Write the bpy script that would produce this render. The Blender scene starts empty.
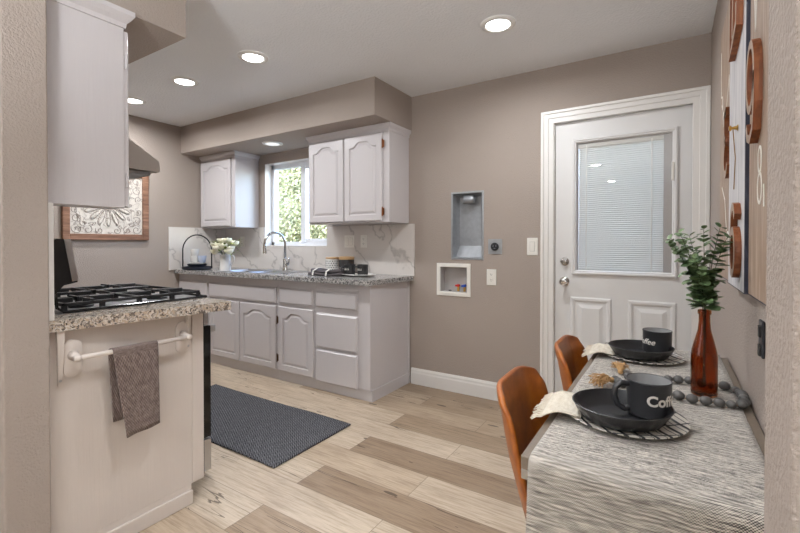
import bpy, bmesh, math, random
from mathutils import Vector, Matrix
random.seed(7)
PI = math.pi
SC = bpy.context.scene
COL = SC.collection

# ------------------------------------------------------------------ camera, world, lights, exposure
cam_d = bpy.data.cameras.new('camera'); cam = bpy.data.objects.new('camera', cam_d); COL.objects.link(cam)
cam.location = (0, 0, 1.192)
cam.rotation_euler = (PI/2 - 0.0111, 0, 0.568)
cam_d.sensor_width = 36; cam_d.lens = 425.8/800*36
cam_d.shift_y = -18/800
cam_d.clip_start = 0.02
SC.camera = cam

W = bpy.data.worlds.new('World'); SC.world = W; W.use_nodes = True
nt = W.node_tree; nt.nodes.clear()
wo = nt.nodes.new('ShaderNodeOutputWorld'); wb = nt.nodes.new('ShaderNodeBackground'); ws = nt.nodes.new('ShaderNodeTexSky')
ws.sky_type = 'NISHITA'; ws.sun_disc = False; ws.sun_elevation = math.radians(48); ws.sun_rotation = math.radians(170)
wb.inputs['Strength'].default_value = 4.2
nt.links.new(ws.outputs[0], wb.inputs[0]); nt.links.new(wb.outputs[0], wo.inputs[0])

def light(name, kind, loc, energy, color=(1, 1, 1), rot=(0, 0, 0), **kw):
    d = bpy.data.lights.new(name, kind); d.energy = energy; d.color = color
    for k, v in kw.items(): setattr(d, k, v)
    o = bpy.data.objects.new(name, d); COL.objects.link(o); o.location = loc; o.rotation_euler = rot
    return o
light('sun', 'SUN', (0, 0, 6), 1.3, (1, .95, .86), (math.radians(42), 0, math.radians(-10)), angle=.01)
# added area fill behind the camera; the living room has no windows built
light('living_room_fill_light', 'AREA', (1.9, -3.8, 1.5), 50, (.96, .98, 1), (math.radians(90), 0, math.radians(12)), shape='RECTANGLE', size=2.2, size_y=1.7)
light('living_room_fill_light', 'AREA', (-3.9, -1.8, 1.5), 40, (.96, .98, 1), (math.radians(90), 0, math.radians(-75)), shape='RECTANGLE', size=2.0, size_y=1.6)
for yy in (-.98, -3.01): light('living_room_ceiling_light', 'AREA', (-1.0, yy, 2.42), 22, (.95, .975, 1), (0, 0, 0), shape='DISK', size=.13)
light('living_room_bounce_fill', 'AREA', (-.35, -1.05, 1.45), 215, (.93, .965, 1), (PI, 0, 0), shape='DISK', size=.45)  # added upward fill, bounced off the ceiling; no lamp fixture stands here
SC.view_settings.view_transform = 'Standard'; SC.view_settings.look = 'None'
SC.view_settings.gamma = 1; SC.view_settings.use_curve_mapping = False
SC.view_settings.exposure = -0.70
CAN_W = 17.0

# ------------------------------------------------------------------ room numbers
H = 2.44; XL = -4.43; XR = .1905; YB = 3.121
JX0, JX1, JY0, JY1 = -1.818, .084, .465, .590     # the opening the picture is taken through
SOF = 2.157; SOY = 2.585

# ------------------------------------------------------------------ materials
def srgb(r, g, b):
    f = lambda c: (c/255/12.92) if c/255 <= .04045 else ((c/255+.055)/1.055)**2.4
    return (f(r), f(g), f(b), 1)
class NT:
    """tiny node helper"""
    def __init__(s, name):
        s.m = bpy.data.materials.new(name); s.m.use_nodes = True; s.t = s.m.node_tree
        s.b = s.t.nodes['Principled BSDF']; s.out = s.t.nodes['Material Output']
    def n(s, typ, ins=None, **kw):
        x = s.t.nodes.new(typ)
        for k, v in kw.items(): setattr(x, k, v)
        for k, v in (ins or {}).items():
            if hasattr(v, 'is_output') or isinstance(v, bpy.types.NodeSocket): s.t.links.new(v, x.inputs[k])
            else: x.inputs[k].default_value = v
        return x
    def math(s, op, a, b=0.0, c=0.0):
        x = s.n('ShaderNodeMath', {0: a, 1: b, 2: c}, operation=op); return x.outputs[0]
    def ramp(s, fac, stops):
        x = s.n('ShaderNodeValToRGB', {0: fac}); e = x.color_ramp.elements
        while len(e) < len(stops): e.new(.5)
        for i, (p, c) in enumerate(stops): e[i].position = p; e[i].color = c
        return x.outputs[0]
    def mix(s, fac, a, b, blend='MIX'):
        x = s.n('ShaderNodeMix', data_type='RGBA', blend_type=blend)
        for k, v in ((0, fac), (6, a), (7, b)):
            if isinstance(v, bpy.types.NodeSocket): s.t.links.new(v, x.inputs[k])
            else: x.inputs[k].default_value = v
        return x.outputs[2]
    def coord(s, scale=(1, 1, 1), src='Object', rot=(0, 0, 0)):
        c = s.n('ShaderNodeTexCoord'); m = s.n('ShaderNodeMapping', {'Scale': scale, 'Rotation': rot}); s.t.links.new(c.outputs[src], m.inputs[0]); return m.outputs[0]
    def noise(s, vec, scale, detail=3, rough=.5, out=0):
        return s.n('ShaderNodeTexNoise', {'Vector': vec, 'Scale': scale, 'Detail': detail, 'Roughness': rough}).outputs[out]
    def voro(s, vec, scale, feature='F1', out=0):
        return s.n('ShaderNodeTexVoronoi', {'Vector': vec, 'Scale': scale}, feature=feature).outputs[out]
    def bump(s, h, strength=.3, dist=.002):
        x = s.n('ShaderNodeBump', {'Height': h, 'Strength': strength, 'Distance': dist}); s.t.links.new(x.outputs[0], s.b.inputs['Normal'])
    def set(s, **kw):
        al = dict(color='Base Color', rough='Roughness', metal='Metallic', spec='Specular IOR Level', coat='Coat Weight', trans='Transmission Weight', ior='IOR', sheen='Sheen Weight', emit='Emission Color', estr='Emission Strength', alpha='Alpha', coatr='Coat Roughness')
        for k, v in kw.items():
            i = s.b.inputs[al[k]]
            if isinstance(v, bpy.types.NodeSocket): s.t.links.new(v, i)
            else: i.default_value = v
        return s
def plain(name, c, rough=.5, metal=0, var=.06, nscale=12, bump=0, bscale=200, **kw):
    k = NT(name); v = k.coord()
    n = k.noise(v, nscale, 4)
    col = k.mix(n, tuple(x*(1-var) for x in c[:3])+(1,), tuple(min(1, x*(1+var)) for x in c[:3])+(1,))
    k.set(color=col, rough=rough, metal=metal, **kw)
    if bump: k.bump(k.noise(v, bscale, 2), bump, .002)
    return k.m
def wall_mat(name, c, bs=.5, scale=70):
    k = NT(name); v = k.coord()
    big = k.noise(v, 1.6, 3)
    col = k.mix(big, tuple(x*.95 for x in c[:3])+(1,), tuple(x*1.05 for x in c[:3])+(1,))
    k.set(color=col, rough=.75, spec=.25)
    n = k.noise(v, scale, 3, .55)
    r = k.ramp(n, [(.38, (0, 0, 0, 1)), (.62, (1, 1, 1, 1))])
    k.bump(r, bs, .003)
    return k.m
M = {}
M['wall'] = wall_mat('taupe orange peel wall paint', srgb(166, 154, 145), .4, 130)
M['ceiling'] = wall_mat('knockdown ceiling paint', srgb(234, 234, 235), .45, 70)
M['living'] = wall_mat('living room wall paint', srgb(205, 197, 186), .3)
M['trim'] = plain('white semi gloss trim', srgb(232, 229, 225), .35, var=.015)
def painted(name, c):
    k = NT(name); v = k.coord((30, 30, 1.6)); n = k.noise(v, 4, 4, .6)
    col = k.mix(n, tuple(x*.97 for x in c[:3])+(1,), tuple(min(1, x*1.02) for x in c[:3])+(1,))
    k.set(color=col, rough=.29, spec=.5); k.bump(n, .3, .002); return k.m
M['cab'] = painted('white painted oak', srgb(205, 200, 201))
M['panel'] = painted('off white painted panel', srgb(214, 204, 196))
M['door'] = plain('white painted steel door', srgb(226, 225, 224), .38, var=.012)
M['plastic'] = plain('white plastic', srgb(232, 229, 222), .35, var=.01)
M['slot'] = plain('dark slots', srgb(40, 38, 36), .6)
M['steel'] = plain('brushed stainless steel', srgb(190, 190, 192), .28, 1, .05, 40)
M['chrome'] = plain('polished nickel', srgb(205, 203, 200), .13, 1, .02)
M['hoodsteel'] = plain('satin grey steel hood', srgb(168, 160, 153), .38, .85, .04)
M['galv'] = plain('galvanised sheet metal', srgb(168, 171, 175), .5, .7, .2, 30, .3, 60)
M['brass'] = plain('aged copper hinge', srgb(140, 88, 54), .4, .9, .25, 60)
M['gold'] = plain('brass', srgb(190, 150, 80), .3, 1)
M['darkhinge'] = plain('dark bronze hinge', srgb(92, 70, 50), .4, .8, .2, 60)
M['black_enamel'] = plain('black enamel', srgb(22, 22, 24), .18, 0, .1)
M['iron'] = plain('cast iron', srgb(46, 46, 48), .32, .35, .2, 60, .3, 300)
M['oven_glass'] = plain('black oven glass', srgb(14, 15, 17), .06)
M['red'] = plain('red valve', srgb(196, 36, 28), .4); M['blue'] = plain('blue valve', srgb(32, 72, 170), .4)
M['boxgrey'] = plain('grey plastic box', srgb(176, 172, 170), .5)
M['outlet_dark'] = plain('black outlet face', srgb(32, 34, 40), .4)
M['wire'] = plain('black wire', srgb(28, 27, 27), .45, .3)
M['stone'] = plain('matte black stoneware', srgb(31, 31, 33), .36, 0, .14, 25, .12, 260)
M['mugblack'] = plain('black enamel mug', srgb(44, 44, 46), .33, 0, .08, 30)
M['mugin'] = plain('grey mug inside', srgb(150, 150, 150), .35, 0, .05)
M['whitepaint'] = plain('white paint lettering', srgb(238, 234, 226), .55)
M['ceramic'] = plain('white glazed ceramic', srgb(232, 230, 226), .22, 0, .02)
M['bluegrey'] = plain('pale blue glazed ceramic', srgb(196, 204, 222), .25, 0, .05)
M['navy'] = plain('dark slate glaze', srgb(42, 46, 58), .3, 0, .15)
M['lidwood'] = plain('pale wood lid', srgb(196, 160, 116), .5, 0, .12, 40)
M['charcoal'] = plain('charcoal ceramic', srgb(52, 50, 50), .5, 0, .08)
M['petal'] = plain('white petals', srgb(240, 236, 214), .6, 0, .05, 60)
M['leafbright'] = plain('fresh green leaves', srgb(128, 150, 50), .5, 0, .3, 40)
M['stem'] = plain('brown green stem', srgb(74, 78, 52), .6)
M['navyedge'] = plain('dark navy panel edge', srgb(34, 36, 54), .5)
M['tablewood'] = plain('grey brown table edge', srgb(112, 99, 86), .5, 0, .2, 60)
M['legmetal'] = plain('black steel legs', srgb(30, 30, 30), .4, .6)
M['bead'] = plain('charcoal wooden beads', srgb(84, 82, 80), .55, 0, .2, 70)
M['tassel'] = plain('jute tassel', srgb(178, 140, 94), .85, 0, .2, 90)
M['cord'] = plain('jute cord', srgb(150, 120, 84), .8)
M['dishtowel'] = plain('folded charcoal cloth', srgb(86, 80, 82), .9, 0, .2, 160, .5, 300)
M['stripe'] = plain('white cloth band', srgb(226, 222, 216), .9)
M['soil'] = plain('garden ground', srgb(150, 140, 120), .9, 0, .2)
M['vinyl'] = plain('white vinyl window frame', srgb(236, 238, 242), .35, var=.01)

def m_leather():
    k = NT('tan leather'); v = k.coord(); n = k.noise(v, 9, 5, .65); g = k.voro(v, 260)
    col = k.ramp(n, [(.25, srgb(104, 50, 10)), (.5, srgb(154, 82, 20)), (.78, srgb(190, 116, 46))])
    k.set(color=col, rough=.38, spec=.5, coat=.15, coatr=.3); k.bump(g, .12, .001); return k.m
M['leather'] = m_leather()
def m_leaf():
    k = NT('eucalyptus leaves'); v = k.coord(); n = k.noise(v, 45, 3)
    k.set(color=k.ramp(n, [(.3, srgb(62, 84, 54)), (.55, srgb(104, 128, 86)), (.8, srgb(146, 164, 122))]), rough=.5); return k.m
M['leaf'] = m_leaf()
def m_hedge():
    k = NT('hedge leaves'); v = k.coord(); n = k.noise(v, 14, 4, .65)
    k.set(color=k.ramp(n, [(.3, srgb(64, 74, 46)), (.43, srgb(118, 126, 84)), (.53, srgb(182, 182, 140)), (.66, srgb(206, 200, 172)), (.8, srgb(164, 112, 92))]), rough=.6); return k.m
M['hedge'] = m_hedge()
def m_granite(name, cols, s):
    k = NT(name); v = k.coord()
    w = k.n('ShaderNodeMix', {0: .06, 6: v, 7: k.noise(v, 30, 2, out=1)}, data_type='RGBA').outputs[2]
    a = k.voro(w, s, out=1); a = k.n('ShaderNodeSeparateColor', {0: a}).outputs[0]
    b = k.noise(v, s*1.4, 4, .7)
    f = k.math('ADD', k.math('MULTIPLY', a, .6), k.math('MULTIPLY', b, .5))
    k.set(color=k.ramp(f, cols), rough=.16, spec=.5)
    return k.m
M['granite'] = m_granite('grey beige granite', [(.2, srgb(52, 48, 46)), (.34, srgb(108, 98, 90)), (.48, srgb(160, 150, 140)), (.6, srgb(206, 198, 188)), (.76, srgb(176, 158, 138))], 130)
M['granite2'] = m_granite('dark grey granite', [(.2, srgb(44, 44, 46)), (.36, srgb(96, 94, 94)), (.55, srgb(150, 148, 146)), (.75, srgb(196, 192, 188))], 120)
def m_marble():
    k = NT('white marble tile'); v = k.coord()
    n1 = k.noise(v, 2.6, 5, .6); d = k.n('ShaderNodeMix', {0: .35, 6: v, 7: k.noise(v, 2.2, 4, .6, out=1)}, data_type='RGBA').outputs[2]
    wv = k.n('ShaderNodeTexWave', {'Vector': d, 'Scale': 2.2, 'Distortion': 5.0, 'Detail': 4.0, 'Detail Scale': 1.4}, bands_direction='DIAGONAL').outputs[1]
    vein = k.ramp(wv, [(.0, (1, 1, 1, 1)), (.012, (.35, .35, .35, 1)), (.045, (0, 0, 0, 1))])
    base = k.mix(n1, srgb(208, 201, 195), srgb(222, 216, 211))
    col = k.mix(k.math('MULTIPLY', k.n('ShaderNodeSeparateColor', {0: vein}).outputs[0], .42), base, srgb(128, 122, 118))
    # grout: 0.305 x 0.61 tiles on x,z
    xyz = k.n('ShaderNodeSeparateXYZ', {0: k.coord()})
    gx = k.math('FRACT', k.math('ADD', k.math('DIVIDE', xyz.outputs[0], .61), 20.32)); gz = k.math('FRACT', k.math('DIVIDE', xyz.outputs[2], .228))
    g = k.math('MAXIMUM', k.math('LESS_THAN', gx, .004), k.math('LESS_THAN', gz, .009))
    k.set(color=k.mix(g, col, srgb(206, 200, 194)), rough=.2, spec=.5)
    return k.m
M['marble'] = m_marble()
def m_floor():
    k = NT('wood plank floor')
    uv = k.n('ShaderNodeUVMap', uv_map='plank').outputs[0]
    tone = k.n('ShaderNodeAttribute', attribute_name='tone').outputs[2]
    seed = k.n('ShaderNodeAttribute', attribute_name='seed').outputs[2]
    s = k.n('ShaderNodeSeparateXYZ', {0: uv}); u, w = s.outputs[0], s.outputs[1]
    def vec(su, sv):
        return k.n('ShaderNodeCombineXYZ', {0: k.math('MULTIPLY', u, su), 1: k.math('MULTIPLY', w, sv), 2: k.math('MULTIPLY', seed, 37.0)}).outputs[0]
    blot = k.noise(vec(2.2, 7), 1, 4, .6)
    grain = k.noise(vec(5, 90), 1, 5, .65)
    fine = k.noise(vec(18, 330), 1, 3, .6)
    base = k.ramp(tone, [(0, srgb(150, 130, 110)), (.35, srgb(174, 154, 131)), (.65, srgb(202, 184, 162)), (1, srgb(219, 205, 186))])
    c1 = k.mix(k.ramp(blot, [(.3, (0, 0, 0, 1)), (.75, (1, 1, 1, 1))]), k.mix(.38, base, srgb(128, 104, 82)), base)
    gr = k.ramp(grain, [(.36, (.66, .62, .57, 1)), (.55, (1, 1, 1, 1))])
    c2 = k.mix(.75, c1, gr, 'MULTIPLY')
    c2 = k.mix(.35, c2, k.ramp(fine, [(.35, (.66, .62, .58, 1)), (.6, (1, 1, 1, 1))]), 'MULTIPLY')
    # dark checks / cracks : long thin
    cr = k.noise(vec(1.5, 25), 1, 1.2, .4); m = k.noise(vec(1.6, 6), 1.0, 1)
    crack = k.math('MULTIPLY', k.math('LESS_THAN', k.math('ABSOLUTE', k.math('SUBTRACT', cr, .5)), .010), k.math('GREATER_THAN', m, .57))
    kv = k.voro(vec(1.9, 7.5), 1); knot = k.math('LESS_THAN', kv, .075)
    dk = k.math('MAXIMUM', crack, knot)
    c3 = k.mix(k.math('MULTIPLY', dk, .72), c2, srgb(62, 48, 38))
    # micro bevel at the plank edges
    L, Wd = k.n('ShaderNodeAttribute', attribute_name='plen').outputs[2], .2045
    eu = k.math('MINIMUM', u, k.math('SUBTRACT', L, u)); ew = k.math('MINIMUM', w, k.math('SUBTRACT', Wd, w))
    e = k.math('LESS_THAN', k.math('MINIMUM', eu, ew), .0016)
    k.set(color=k.mix(k.math('MULTIPLY', e, .6), c3, srgb(84, 68, 54)), rough=k.math('ADD', .36, k.math('MULTIPLY', grain, .14)), spec=.4)
    k.bump(k.math('SUBTRACT', grain, k.math('MULTIPLY', e, 1.0)), .15, .002)
    return k.m
M['floor'] = m_floor()
def m_weave(name, c0, c1, c2, sx, sy, thread, contrast=(.36, .64), axes=(0, 1)):
    """streaky slub weave: long streaks along axes[0]; fine thread pattern"""
    k = NT(name); uv = k.n('ShaderNodeUVMap', uv_map='cloth').outputs[0]
    s = k.n('ShaderNodeSeparateXYZ', {0: uv}); u, w = s.outputs[0], s.outputs[1]
    def vec(a, b): return k.n('ShaderNodeCombineXYZ', {0: k.math('MULTIPLY', u, a), 1: k.math('MULTIPLY', w, b)}).outputs[0]
    st = k.math('ADD', k.math('MULTIPLY', k.noise(vec(sx, sy), 1, 3, .6), .62), k.math('MULTIPLY', k.noise(vec(sx*5, sy*1.5), 1, 2, .6), .38)) if name.startswith('slub') else k.noise(vec(sx, sy), 1, 5, .68)
    tu = k.math('SINE', k.math('MULTIPLY', u, thread)); tw = k.math('SINE', k.math('MULTIPLY', w, thread))
    t = k.math('MULTIPLY', tu, tw)
    f = k.math('ADD', st, k.math('MULTIPLY', t, .17))
    k.set(color=k.ramp(f, [(contrast[0], c0), (.5, c1), (contrast[1], c2)]), rough=.95, spec=.1, sheen=.2)
    k.bump(t, .4, .0015); return k.m
M['runner'] = m_weave('slub woven runner', srgb(48, 45, 44), srgb(160, 152, 143), srgb(232, 224, 212), 22, 240, 2*PI/.0050, (.40, .60))
M['handtowel'] = m_weave('taupe waffle towel', srgb(84, 70, 66), srgb(112, 97, 91), srgb(142, 127, 120), 60, 60, 2*PI/.011, (.3, .7))
M['napkin'] = m_weave('cream linen', srgb(206, 194, 172), srgb(224, 214, 196), srgb(238, 230, 214), 40, 40, 2*PI/.003, (.3, .7))
def m_mat():
    k = NT('charcoal woven mat'); v = k.coord(); s = k.n('ShaderNodeSeparateXYZ', {0: v}); x, y = s.outputs[0], s.outputs[1]
    zz = k.math('ABSOLUTE', k.math('SUBTRACT', k.math('FRACT', k.math('DIVIDE', x, .034)), .5))
    h = k.math('SINE', k.math('MULTIPLY', k.math('ADD', y, k.math('MULTIPLY', zz, .030)), 2*PI/.016))
    n = k.noise(v, 140, 3, .7)
    f = k.math('ADD', k.math('MULTIPLY', h, .22), n)
    k.set(color=k.ramp(f, [(.25, srgb(42, 42, 46)), (.5, srgb(78, 78, 82)), (.8, srgb(124, 124, 128))]), rough=.95, spec=.1)
    k.bump(f, .7, .004); return k.m
M['mat'] = m_mat()
def m_wood(name, a, b, c, axis=2, s=1):
    k = NT(name); sc = [26*s, 26*s, 26*s]; sc[axis] = 2.2*s
    v = k.coord(tuple(sc)); n = k.noise(v, 2, 5, .65)
    k.set(color=k.ramp(n, [(.28, a), (.5, b), (.74, c)]), rough=.55); k.bump(n, .2, .001); return k.m
M['framewood'] = m_wood('rustic brown frame wood', srgb(90, 60, 44), srgb(136, 98, 76), srgb(168, 130, 106), 1)
M['numberwood'] = m_wood('oiled number wood', srgb(84, 42, 18), srgb(122, 66, 30), srgb(156, 94, 48), 2)
M['artwood'] = m_wood('pale brown art board', srgb(136, 112, 94), srgb(160, 137, 118), srgb(188, 168, 150), 2)
M['artwhite'] = m_wood('whitewashed art board', srgb(168, 166, 172), srgb(208, 206, 208), srgb(228, 226, 226), 2)
k = NT('whitewashed carved panel'); v = k.coord((0.02, 1, 1)); n = k.noise(v, 15, 1, .4); ln = k.math('LESS_THAN', k.math('ABSOLUTE', k.math('SUBTRACT', n, .5)), .014)
k.set(color=k.mix(k.math('MULTIPLY', ln, .6), k.mix(k.noise(v, 25, 3), srgb(196, 188, 178), srgb(220, 213, 204)), srgb(128, 116, 108)), rough=.7); k.bump(n, .6, .012); M['carve'] = k.m
M['carveline'] = plain('dark lines of the carving', srgb(140, 128, 120), .8)  # darker grey on the thin lines of the carved pattern
def m_glass(name, tint=(1, 1, 1, 1)):
    k = NT(name); t = k.n('ShaderNodeBsdfTransparent', {0: tint}); g = k.n('ShaderNodeBsdfGlossy', {'Roughness': 0.0})
    bf = k.n('ShaderNodeNewGeometry').outputs['Backfacing']; f = k.n('ShaderNodeFresnel', {0: k.math('SUBTRACT', 1.5, k.math('MULTIPLY', bf, 1.5-1/1.5))}); x = k.n('ShaderNodeMixShader', {0: f.outputs[0], 1: t.outputs[0], 2: g.outputs[0]})
    k.t.links.new(x.outputs[0], k.out.inputs[0]); return k.m
M['glass'] = m_glass('window glass')
k = NT('amber glass'); k.set(color=(.54, .19, .05, 1), rough=.04, trans=1.0, ior=1.45); M['amber'] = k.m
def m_blind():
    k = NT('white blind slats'); d = k.n('ShaderNodeBsdfDiffuse', {0: srgb(214, 212, 206)}); t = k.n('ShaderNodeBsdfTranslucent', {0: srgb(190, 198, 196)})
    x = k.n('ShaderNodeMixShader', {0: .025, 1: d.outputs[0], 2: t.outputs[0]}); k.t.links.new(x.outputs[0], k.out.inputs[0]); return k.m
M['blind'] = m_blind()
k = NT('dim lamp lens'); k.set(color=(1, 1, 1, 1), emit=(1, .98, .95, 1), estr=1.1); M['lens_dim'] = k.m
k = NT('lamp lens'); k.set(color=(1, 1, 1, 1), emit=(1, .98, .95, 1), estr=30.0); M['lens'] = k.m

# ------------------------------------------------------------------ mesh builder
class MB:
    def __init__(s): s.bm = bmesh.new()
    def box(s, x0, x1, y0, y1, z0, z1, bev=0, seg=2):
        x0, x1 = min(x0, x1), max(x0, x1); y0, y1 = min(y0, y1), max(y0, y1); z0, z1 = min(z0, z1), max(z0, z1)
        v = [s.bm.verts.new(p) for p in ((x0, y0, z0), (x1, y0, z0), (x1, y1, z0), (x0, y1, z0), (x0, y0, z1), (x1, y0, z1), (x1, y1, z1), (x0, y1, z1))]
        fs = [s.bm.faces.new([v[i] for i in q]) for q in ((3, 2, 1, 0), (4, 5, 6, 7), (0, 1, 5, 4), (1, 2, 6, 5), (2, 3, 7, 6), (3, 0, 4, 7))]
        if bev:
            es = list({e for f in fs for e in f.edges})
            bmesh.ops.bevel(s.bm, geom=es, offset=bev, segments=seg, affect='EDGES', profile=.5)
        return s
    def quad(s, *ps): s.bm.faces.new([s.bm.verts.new(p) for p in ps]); return s
    def loops(s, rings, close=True, cap0=False, cap1=False):
        vs = [[s.bm.verts.new(p) for p in r] for r in rings]
        n = len(vs[0])
        for a, b in zip(vs, vs[1:]):
            for i in range(n if close else n-1):
                j = (i+1) % n
                try: s.bm.faces.new((a[i], a[j], b[j], b[i]))
                except ValueError: pass
        if cap0: s.bm.faces.new(list(reversed(vs[0])))
        if cap1: s.bm.faces.new(vs[-1])
        return s
    def prism(s, pts, axis, a, b):
        def P(p, t):
            return {'x': (t, p[0], p[1]), 'y': (p[0], t, p[1]), 'z': (p[0], p[1], t)}[axis]
        return s.loops([[P(p, a) for p in pts], [P(p, b) for p in pts]], True, True, True)
    def lathe(s, prof, c=(0, 0, 0), seg=24, sx=1, sy=1, axis='z', cap0=True, cap1=True, wob=None):
        rings = []
        for r, h in prof:
            ring = []
            for i in range(seg):
                a = 2*PI*i/seg; rr = r*(wob(a, h) if wob else 1)
                p = (rr*math.cos(a)*sx, rr*math.sin(a)*sy, h)
                if axis == 'y': p = (p[0], p[2], p[1])
                if axis == 'x': p = (p[2], p[0], p[1])
                ring.append((p[0]+c[0], p[1]+c[1], p[2]+c[2]))
            rings.append(ring)
        return s.loops(rings, True, cap0, cap1)
    def tube(s, path, r, seg=8, cap=True, closed=False):
        P = [Vector(p) for p in path]; n = len(P)
        R = r if isinstance(r, (list, tuple)) else [r]*n
        rings = []; up = None
        for i, p in enumerate(P):
            if closed: t = P[(i+1) % n]-P[i-1]
            else: t = P[min(i+1, n-1)]-P[max(i-1, 0)]
            t.normalize()
            if up is None: up = Vector((0, 0, 1)) if abs(t.z) < .9 else Vector((1, 0, 0))
            a = t.cross(up)
            if a.length < 1e-5: a = t.cross(Vector((0, 1, 0)))
            a.normalize(); b = a.cross(t).normalized(); up = b
            rings.append([p+R[i]*(math.cos(2*PI*k/seg)*a+math.sin(2*PI*k/seg)*b) for k in range(seg)])
        if closed: rings.append(rings[0])
        return s.loops(rings, True, cap and not closed, cap and not closed)
    def ball(s, c, r, sub=2, sc=(1, 1, 1), rot=None):
        m = Matrix.Translation(c) @ (rot or Matrix()) @ Matrix.Diagonal((sc[0], sc[1], sc[2], 1))
        bmesh.ops.create_icosphere(s.bm, subdivisions=sub, radius=r, matrix=m); return s
    def ribbon(s, pts, w, to3, d0, d1, closed=False):
        P = [Vector((a, b)) for a, b in pts]; n = len(P); A = []; B = []
        for i, p in enumerate(P):
            if closed: t = P[(i+1) % n]-P[i-1]
            else: t = P[min(i+1, n-1)]-P[max(i-1, 0)]
            t.normalize(); nn = Vector((-t.y, t.x)); ww = w[i] if isinstance(w, list) else w
            A.append(p+nn*ww/2); B.append(p-nn*ww/2)
        rings = [[to3(a.x, a.y, d0), to3(b.x, b.y, d0), to3(b.x, b.y, d1), to3(a.x, a.y, d1)] for a, b in zip(A, B)]
        if closed: rings.append(rings[0])
        return s.loops(rings, True, not closed, not closed)
    def grid(s, fn, nu, nv, uvfn=None):
        vs = [[s.bm.verts.new(fn(i/nu, j/nv)) for i in range(nu+1)] for j in range(nv+1)]
        uvl = s.bm.loops.layers.uv.get('cloth') or s.bm.loops.layers.uv.new('cloth')
        for j in range(nv):
            for i in range(nu):
                f = s.bm.faces.new((vs[j][i], vs[j][i+1], vs[j+1][i+1], vs[j+1][i]))
                if uvfn:
                    for lp, (a, b) in zip(f.loops, ((i, j), (i+1, j), (i+1, j+1), (i, j+1))): lp[uvl].uv = uvfn(a/nu, b/nv)
        return s
    def build(s, name, mat, parent=None, smooth=False, solid=0, sub=0, angle=None, merge=True):
        if merge: bmesh.ops.remove_doubles(s.bm, verts=s.bm.verts, dist=1e-6)
        bmesh.ops.recalc_face_normals(s.bm, faces=s.bm.faces)
        o = org(parent)
        for v in s.bm.verts: v.co -= o
        me = bpy.data.meshes.new(name); s.bm.to_mesh(me); s.bm.free()
        me.materials.append(M[mat])
        if smooth or angle:
            for p in me.polygons: p.use_smooth = True
            if not smooth or angle: me.set_sharp_from_angle(angle=math.radians(angle or 35))
        ob = bpy.data.objects.new(name, me); COL.objects.link(ob)
        if parent: ob.parent = parent
        if solid:
            md = ob.modifiers.new('solid', 'SOLIDIFY'); md.thickness = solid; md.offset = 0
        if sub:
            md = ob.modifiers.new('sub', 'SUBSURF'); md.levels = sub; md.render_levels = sub
        return ob
def org(o):
    v = Vector((0, 0, 0))
    while o: v = v + Vector(o.location); o = o.parent
    return v
def tag(o, label, cat, group=None, kind=None):
    o['label'] = label; o['category'] = cat
    if group: o['group'] = group
    if kind: o['kind'] = kind
    return o
def thing(name, loc, label, cat, group=None):
    o = bpy.data.objects.new(name, None); COL.objects.link(o); o.location = loc; o.empty_display_size = .05
    return tag(o, label, cat, group)
def struct(name, mb, mat, parent=None, **kw):
    o = mb.build(name, mat, parent, **kw)
    if not parent: o['kind'] = 'structure'
    return o
def copy_tree(o, parent=None):
    c = o.copy(); COL.objects.link(c)
    if parent: c.parent = parent
    for ch in list(o.children): copy_tree(ch, c)
    return c
def dup(o, d, label, rz=0):
    c = copy_tree(o); c.location = Vector(o.location)+Vector(d); c.rotation_euler = (0, 0, o.rotation_euler.z+rz); c['label'] = label
    return c
def ell(cx, cy, rx, ry, a0, a1, n): return [(cx+rx*math.cos(a0+(a1-a0)*i/n), cy+ry*math.sin(a0+(a1-a0)*i/n)) for i in range(n+1)]

# ------------------------------------------------------------------ THE SETTING
def floor():
    bm = bmesh.new(); uvl = bm.loops.layers.uv.new('plank'); W_ = .2045
    tone = bm.faces.layers.float.new('tone'); seed = bm.faces.layers.float.new('seed'); pl = bm.faces.layers.float.new('plen')
    fixed = {(2, -1): .12, (4, -1): .1, (6, -1): .22, (0, -1): .3, (3, -1): .78, (3, -2): .62, (1, -1): .85, (1, -2): .85, (5, -1): .82, (5, -2): .8, (2, -2): .8, (4, -2): .84, (6, -2): .76,
             (7, -1): .45, (7, -2): .5, (8, -1): .35, (9, -1): .45, (0, -2): .9, (-1, -1): .5, (-1, -2): .62, (8, -2): .6}
    rnd = random.Random(3); L = 1.56
    for row in range(-22, 11):
        y0 = 1.09+W_*row; y1 = min(y0+W_, 3.3)
        x = -1.565 if row % 2 == 0 else -1.045
        x -= 2*L; i = -3
        while x > -5: x -= L; i -= 1
        i0 = i
        while x < 2.8:
            f = bm.faces.new([bm.verts.new(p) for p in ((x, y0, 0), (x+L, y0, 0), (x+L, y1, 0), (x, y1, 0))])
            for lp, q in zip(f.loops, ((0, 0), (L, 0), (L, W_), (0, W_))): lp[uvl].uv = q
            j = round((x-(-1.565 if row % 2 == 0 else -1.045))/L)-1
            f[tone] = fixed.get((row, j), rnd.choice([.2, .45, .6, .75, .85, .95])); f[seed] = rnd.random()*3; f[pl] = L
            x += L; i += 1
    me = bpy.data.meshes.new('floor'); bm.to_mesh(me); bm.free(); me.materials.append(M['floor'])
    o = bpy.data.objects.new('floor', me); COL.objects.link(o); o['kind'] = 'structure'
floor()
struct('ceiling', MB().box(XL-.15, 2.7, -4.1, YB+.15, H, H+.12), 'ceiling')
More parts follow.
